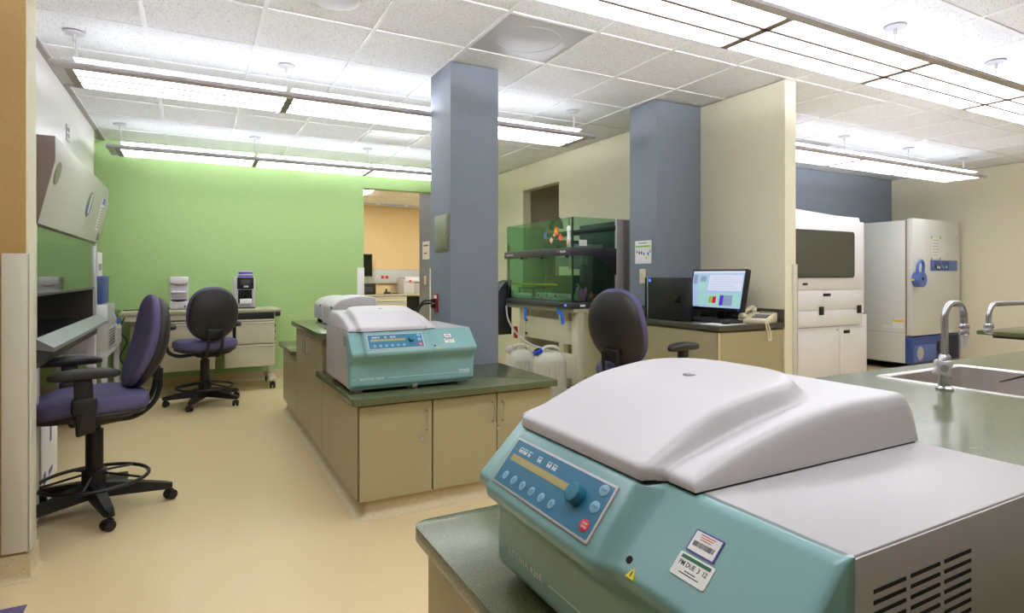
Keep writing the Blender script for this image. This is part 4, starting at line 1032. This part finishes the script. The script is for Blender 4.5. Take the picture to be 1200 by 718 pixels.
M().box(-.008, 0, -.037, .037, 0, .125, .003).obj('plate', 'ivory', t); M().box(-.011, -.008, -.017, .017, .03, .095, .002).obj('receptacle', 'phone', t)
# items on the near column
t = thing('access_panel', 'olive metal access panel on the side of the near blue column', 'access panel', (1.556, 3.955, 1.44))
M().box(-.008, 0, -.13, .13, 0, .26, .003).obj('frame', 'olive_plate', t); M().box(-.012, -.008, -.115, .115, .015, .245, .002).obj('door', 'olive_plate', t); M().cyl((-.012, -.09, .13), (-.016, -.09, .13), .008, 10).obj('latch', 'satin_chrome', t)
t = thing('red_outlet', 'red outlet plate with plugged cords on the near blue column', 'outlet', (1.556, 4.07, 1.0))
M().box(-.008, 0, -.045, .045, 0, .135, .003).obj('plate', 'red_plate', t); M().box(-.010, -.008, -.03, .02, .10, .125).obj('white_label', 'paper', t)
for z in (.045, .085): M().box(-.04, -.008, -.016, .016, z-.014, z+.014, .006).obj('plug', 'black', t)
for i, y in enumerate((0, .02)):
    q = M().tube(spline([(1.518, 4.07, 1.065+.02*i), (1.47, 4.10, 1.06+.02*i), (1.44, 4.12+y, 1.02), (1.43, 4.13+y, .96), (1.43, 4.14+y, .90)], 5), .007, 6)
    tag(q.obj('power_cord', 'black'), ('black cord dropping from the upper plug of the red outlet', 'black cord dropping from the lower plug of the red outlet')[1-i], 'cord')
# door sign and switch on the blue jamb
t = thing('wall_notice', 'small printed notice on the blue wall beside the doorway', 'notice', (2.952, 8.13, 1.50)); M().box(-.004, 0, -.14, .14, 0, .26).obj('sheet', 'paper', t)
M().box(-.005, -.004, -.10, .10, .19, .21).obj('green_band', 'print_green', t); M().box(-.005, -.004, -.05, .08, .08, .10).obj('red_mark', 'print_red', t)
t = thing('light_switch', 'ivory light switch plate on the blue wall beside the doorway', 'switch', (2.952, 8.16, 1.13)); M().box(-.006, 0, -.04, .04, 0, .13, .002).obj('plate', 'ivory', t); M().box(-.012, -.006, -.012, .012, .04, .09, .002).obj('toggle', 'ivory', t)

# ================================================================== FREEZER BAY
t = thing('lab_enclosure', 'tall white machine enclosure with a dark window behind the partition', 'enclosure', (5.85, 4.42, 0))
EW = 1.655
M().box(0, EW-.04, .02, .86, .0, .78, .004).obj('lower_case', 'enclosure_white', t)
up = M().prism(fillet([(0, .78), (EW, .78), (EW, 1.83), (EW-.07, 2.0), (0, 2.02)], [0, .02, .02, .02, 0], 3), 'y', .10, .88, .006).obj('upper_case', 'enclosure_white', t)
M().prism([(0, .10), (EW, .10), (EW-.0, .08), (EW-.14, .0), (EW-.16, 0), (0, 0)][::-1], 'z', .80, 1.93, 0).obj('front_bevel', 'enclosure_white', t)
M().prism([(0, 1.93), (EW-.15, 1.93), (EW-.15, 1.97), (0, 2.06)], 'y', .06, .5).obj('sloping_hood', 'enclosure_white', t)
dr = M().box(0, EW-.19, -.012, .0, 1.10, 1.92, .004).obj('window_door', 'enclosure_white', t)
M().prism(rrect(.10, EW-.36, 1.24, 1.80, .05, 5), 'y', -.022, -.012).obj('window_frame', 'black', dr)
M().prism(rrect(.12, EW-.375, 1.255, 1.785, .045, 5), 'y', -.026, -.022).obj('window', 'window_dark', dr)
M().box(.15, EW-.42, -.0275, -.026, 1.42, 1.50).obj('window_reflection_ledge', 'olive_plate', dr) if 0 else None
M().box(.32, .40, -.022, -.012, 1.155, 1.18, .004).obj('door_latch', 'black', dr)
d1 = M().box(0, EW-.19, -.010, .0, .86, 1.09, .003).obj('drawer_front', 'enclosure_white', t); M().box(.70, .84, -.014, -.008, 1.02, 1.055, .004).obj('pull', 'black', d1)
d2 = M().box(0, EW-.19, -.010, .0, .665, .85, .003).obj('drawer_front', 'enclosure_white', t)
for x in (.62, 1.36): M().box(x, x+.085, -.020, -.008, .80, .90, .006).obj('hinge', 'black', d2)
d3 = M().box(0, 1.04, .008, .02, .03, .655, .003).obj('lower_door', 'enclosure_white', t); d4 = M().box(1.05, EW-.06, .008, .02, .03, .655, .003).obj('lower_door', 'enclosure_white', t)
M().box(1.12, 1.24, .002, .01, .56, .60, .004).obj('pull', 'black', d4); M().cyl((.99, .008, .61), (.99, .004, .61), .010, 10).obj('screw', 'foot_grey', d3)
M().box(EW-.10, EW-.055, .055, .065, 1.35, 1.40, .003).obj('side_latch', 'black', t) if 0 else M().box(EW-.005, EW+.004, .14, .18, 1.37, 1.43, .003).obj('side_latch', 'black', t)
# freezer
t = thing('ultra_low_freezer', 'tall grey white freezer with a blue lever handle in the bay corner', 'freezer', (8.30, 4.33, 0))
FW, FD, FH = 1.18, .88, 2.02
M().box(0, FW, .10, FD, .10, FH-.02, .006).obj('cabinet', 'freezer', t)
M().box(.002, .010, .10, FD-.01, .505, .512).box(-.001, .0, .10, FD-.01, .50, .505).obj('side_seam', 'side_grey', t)
dr = M().box(.0, FW, 0, .085, .47, FH, .012).obj('door', 'freezer', t)
M().box(.004, FW-.004, .085, .10, .475, FH-.02).obj('door_gasket', 'kraft', t)
pn = M().box(.41, 1.085, -.012, .0, 1.33, 1.475, .006).obj('control_panel', 'freezer_blue', dr)
M().box(.41, .47, -.014, -.011, 1.335, 1.47, .004).obj('panel_edge', 'freezer_blue', pn); M().box(.49, .86, -.014, -.012, 1.345, 1.46).obj('panel_field', 'freezer_navy', pn)
M().cyl((.52, -.012, 1.39), (.52, -.016, 1.39), .024, 14).obj('key_lock', 'black', pn)
for x, z, m in ((.57, 1.38, 'paper'), (.61, 1.375, 'paper'), (.66, 1.44, 'olive_plate'), (.68, 1.39, 'button_blue'), (.72, 1.375, 'button_blue'), (.79, 1.38, 'paper')): M().box(x-.012, x+.012, -.017, -.013, z-.014, z+.014).obj('panel_key', m, pn)
nt_ = M().box(.43, .66, -.004, .0, 1.49, 1.78).obj('notice', 'paper', dr)
for x in (.425, .635):
    for z in (1.48, 1.765): M().box(x, x+.03, -.006, -.004, z, z+.03).obj('green_tape', 'toy_green', nt_)
for k in range(6): M().box(.46, .63-.02*(k % 3), -.0048, -.004, 1.74-k*.04, 1.746-k*.04).obj('printed_line', 'foot_grey', nt_)
M().box(1.05, 1.11, -.004, .0, 1.83, 1.88).obj('maker_badge', 'paper', dr)
hd = M().tube(spline([(.085, -.07, 1.20), (.085, -.08, 1.38), (.06, -.085, 1.44), (.02, -.088, 1.46), (-.02, -.085, 1.44), (-.05, -.08, 1.38), (-.05, -.07, 1.20)], 6), .018, 10).obj('lever_handle', 'freezer_blue', dr)
M().cyl((.015, -.02, 1.215), (.015, -.11, 1.215), .10, 28).obj('handle_hub', 'freezer_blue', hd); M().cyl((.015, -.11, 1.225), (.015, -.114, 1.225), .022, 16).obj('lock_core', 'black', hd)
M().box(.0, .035, -.03, .0, 1.14, 1.28).obj('hub_mount', 'freezer_navy', hd)
M().box(-.11, -.085, -.06, -.03, 1.20, 1.225).obj('yellow_tab', 'yellow', hd)
lw = M().box(.0, FW, .01, .10, .10, .455, .006).obj('lower_grille_panel', 'freezer_navy', t)
M().box(.04, .56, .002, .012, .12, .34, .004).obj('filter_door', 'freezer_blue', lw); M().prism(disc(.075, 24, 1.2), 'y', -.006, .004, mx=Matrix.Translation((.17, .002, .235))).obj('round_port', 'lab_grey', lw)
for k in range(10): M().box(.70+k*.045, .72+k*.045, .002, .012, .12, .44).obj('grille_slat', 'charcoal', lw)
M().sell((.635, .008, .29), .035, .008, .09, .8, .8, 16, 8).obj('grille_latch', 'black', lw)
lb = M().box(-.002, .0, .12, .26, .56, .67).obj('yellow_label', 'paper', t); M().box(-.003, -.002, .12, .26, .645, .67).obj('label_band', 'yellow', lb)
M().box(-.002, .0, .28, .40, .55, .60).obj('white_label', 'paper', t)
for x in (.10, FW-.14):
    for y in (.12, FD-.14): M().cyl((x, y-.015, .05), (x, y+.015, .05), .05, 16).cyl((x, y, .05), (x, y, .11), .02, 8).obj('caster', 'black', t)
M().box(.01, FW-.01, .12, FD-.02, .09, .10).obj('base_plate', 'black_matt', t)
# green work table by the right wall
t = thing('work_table', 'green topped table with black legs at the right edge', 'table', (6.42, 2.20, 0), 0)
M().box(0, 1.9, 0, .60, .72, .755, .004).obj('table_top', 'counter', t)
M().box(.16, 1.74, .06, .54, .685, .72, .004).obj('sub_frame', 'black', t)
for x in (.30, 1.5): 
    M().box(x, x+.09, .26, .34, .06, .69, .006).obj('leg', 'black', t); M().box(x+.005, x+.085, .02, .58, .02, .06, .006).obj('foot_bar', 'black', t); M().box(x+.01, x+.08, .03, .57, 0, .02).obj('glide', 'black_matt', t)
    M().box(x-.006, x+.096, .25, .35, .30, .36, .006).obj('height_collar', 'black', t)
# ================================================================== ROOM THROUGH THE DOORWAY
t = thing('lab_bench', 'cream bench with drawers against the orange wall through the doorway', 'bench', (2.6, 11.65, 0))
M().box(0, 2.4, 0, .62, .85, .885, .004).obj('bench_top', 'bench_top', t)
for z0, z1 in ((.74, .835), (.62, .725), (.33, .605), (.05, .315)):
    d_ = M().box(.52, 1.22, .02, .08, z0, z1, .004).obj('drawer', 'bench', t); M().box(.52, 1.22, .005, .022, z1-.025, z1, .004).obj('drawer_pull', 'lab_white', d_)
M().box(.50, 1.24, .08, .60, .0, .85).obj('drawer_case', 'bench', t); M().box(.38, .42, .05, .6, 0, .85).box(2.36, 2.4, .05, .6, 0, .85).box(0, .04, .05, .6, 0, .85).obj('leg', 'bench', t)
M().box(1.27, 2.3, .45, .60, .25, .80).obj('dark_shelf_unit', 'black', t); M().box(1.35, 1.58, .40, .46, .42, .50, .01).box(1.62, 1.86, .40, .46, .42, .50, .01).obj('shelf_bin', 'kraft', t)
t = thing('monitor', 'black monitor seen through the doorway beside the door guard', 'monitor', (2.97, 11.98, .885), .1)
M().box(-.28, .23, 0, .04, .36, 0.82, .006).obj('bezel', 'black', t); M().box(-.26, .21, -.003, 0, .38, .80).obj('screen', 'black_gloss', t); M().box(-.05, .0, .03, .06, .01, .40).box(-.15, .12, -.06, .12, 0, .015, .004).obj('stand', 'black', t)
t = thing('small_printer', 'small black device under the monitor through the doorway', 'device', (2.92, 11.68, .885)); M().box(-.05, .26, -.02, .12, 0, .22, .01).obj('case', 'black', t); M().box(0, .2, -.026, -.02, .05, .15, .003).obj('front', 'charcoal', t)
t = thing('bench_analyzer', 'cream bench analyzer with grey base through the doorway', 'instrument', (3.78, 11.665, .885))
M().box(0, .62, 0, .46, 0, .24, .01).obj('base', 'side_grey', t); M().box(-.03, .2, -.02, .46, .0, .30, .02).obj('cheek', 'lab_white', t)
M().prism(fillet([(-.04, .24), (.40, .22), (.44, .30), (.40, .36), (-.0, .36)], .03), 'x', .0, .62, .01).obj('cover', 'lab_white', t); M().cyl((.10, -.03, .27), (.10, -.045, .27), .022, 14).obj('maker_mark', 'print_red', t)
t = thing('tool_pile', 'small dark tools lying on the bench through the doorway', 'tools', (3.38, 11.72, .885)); M().box(0, .12, 0, .10, 0, .05, .01).box(.02, .06, .02, .05, .05, .11, .006).obj('holder', 'charcoal', t); M().tube([(.1, .0, .01), (.2, -.02, .02), (.28, .02, .012)], .010, 8).obj('tool', 'dark_metal', t)
t = thing('service_raceway', 'grey wall raceway above the bench through the doorway', 'raceway', (2.4, 12.24, 1.10))
M().box(0, 2.9, 0, .06, 0, .28, .01).obj('cover', 'raceway', t)
for x in (1.05, 1.14): M().box(x, x+.06, -.008, 0, .10, .16, .004).obj('red_socket', 'red', t)
M().sell((2.02, -.05, .10), .06, .05, .06, .8, .8, 14, 8).cyl((2.02, -.04, .10), (2.02, .002, .10), .02, 8).obj('plug_adapter', 'black', t)
M().box(0, 2.9, .0, .06, .28, .30, .004).obj('cap_strip', 'lab_white', t)

t = thing('wall_outlet', 'small red outlet plate on the cream wall behind the jugs', 'outlet', (XC, 7.2, .40)); M().box(-.01, 0, -.05, .05, 0, .16, .003).obj('plate', 'red_plate', t); M().box(-.014, -.01, -.02, .02, .04, .12, .002).obj('receptacle', 'red', t)
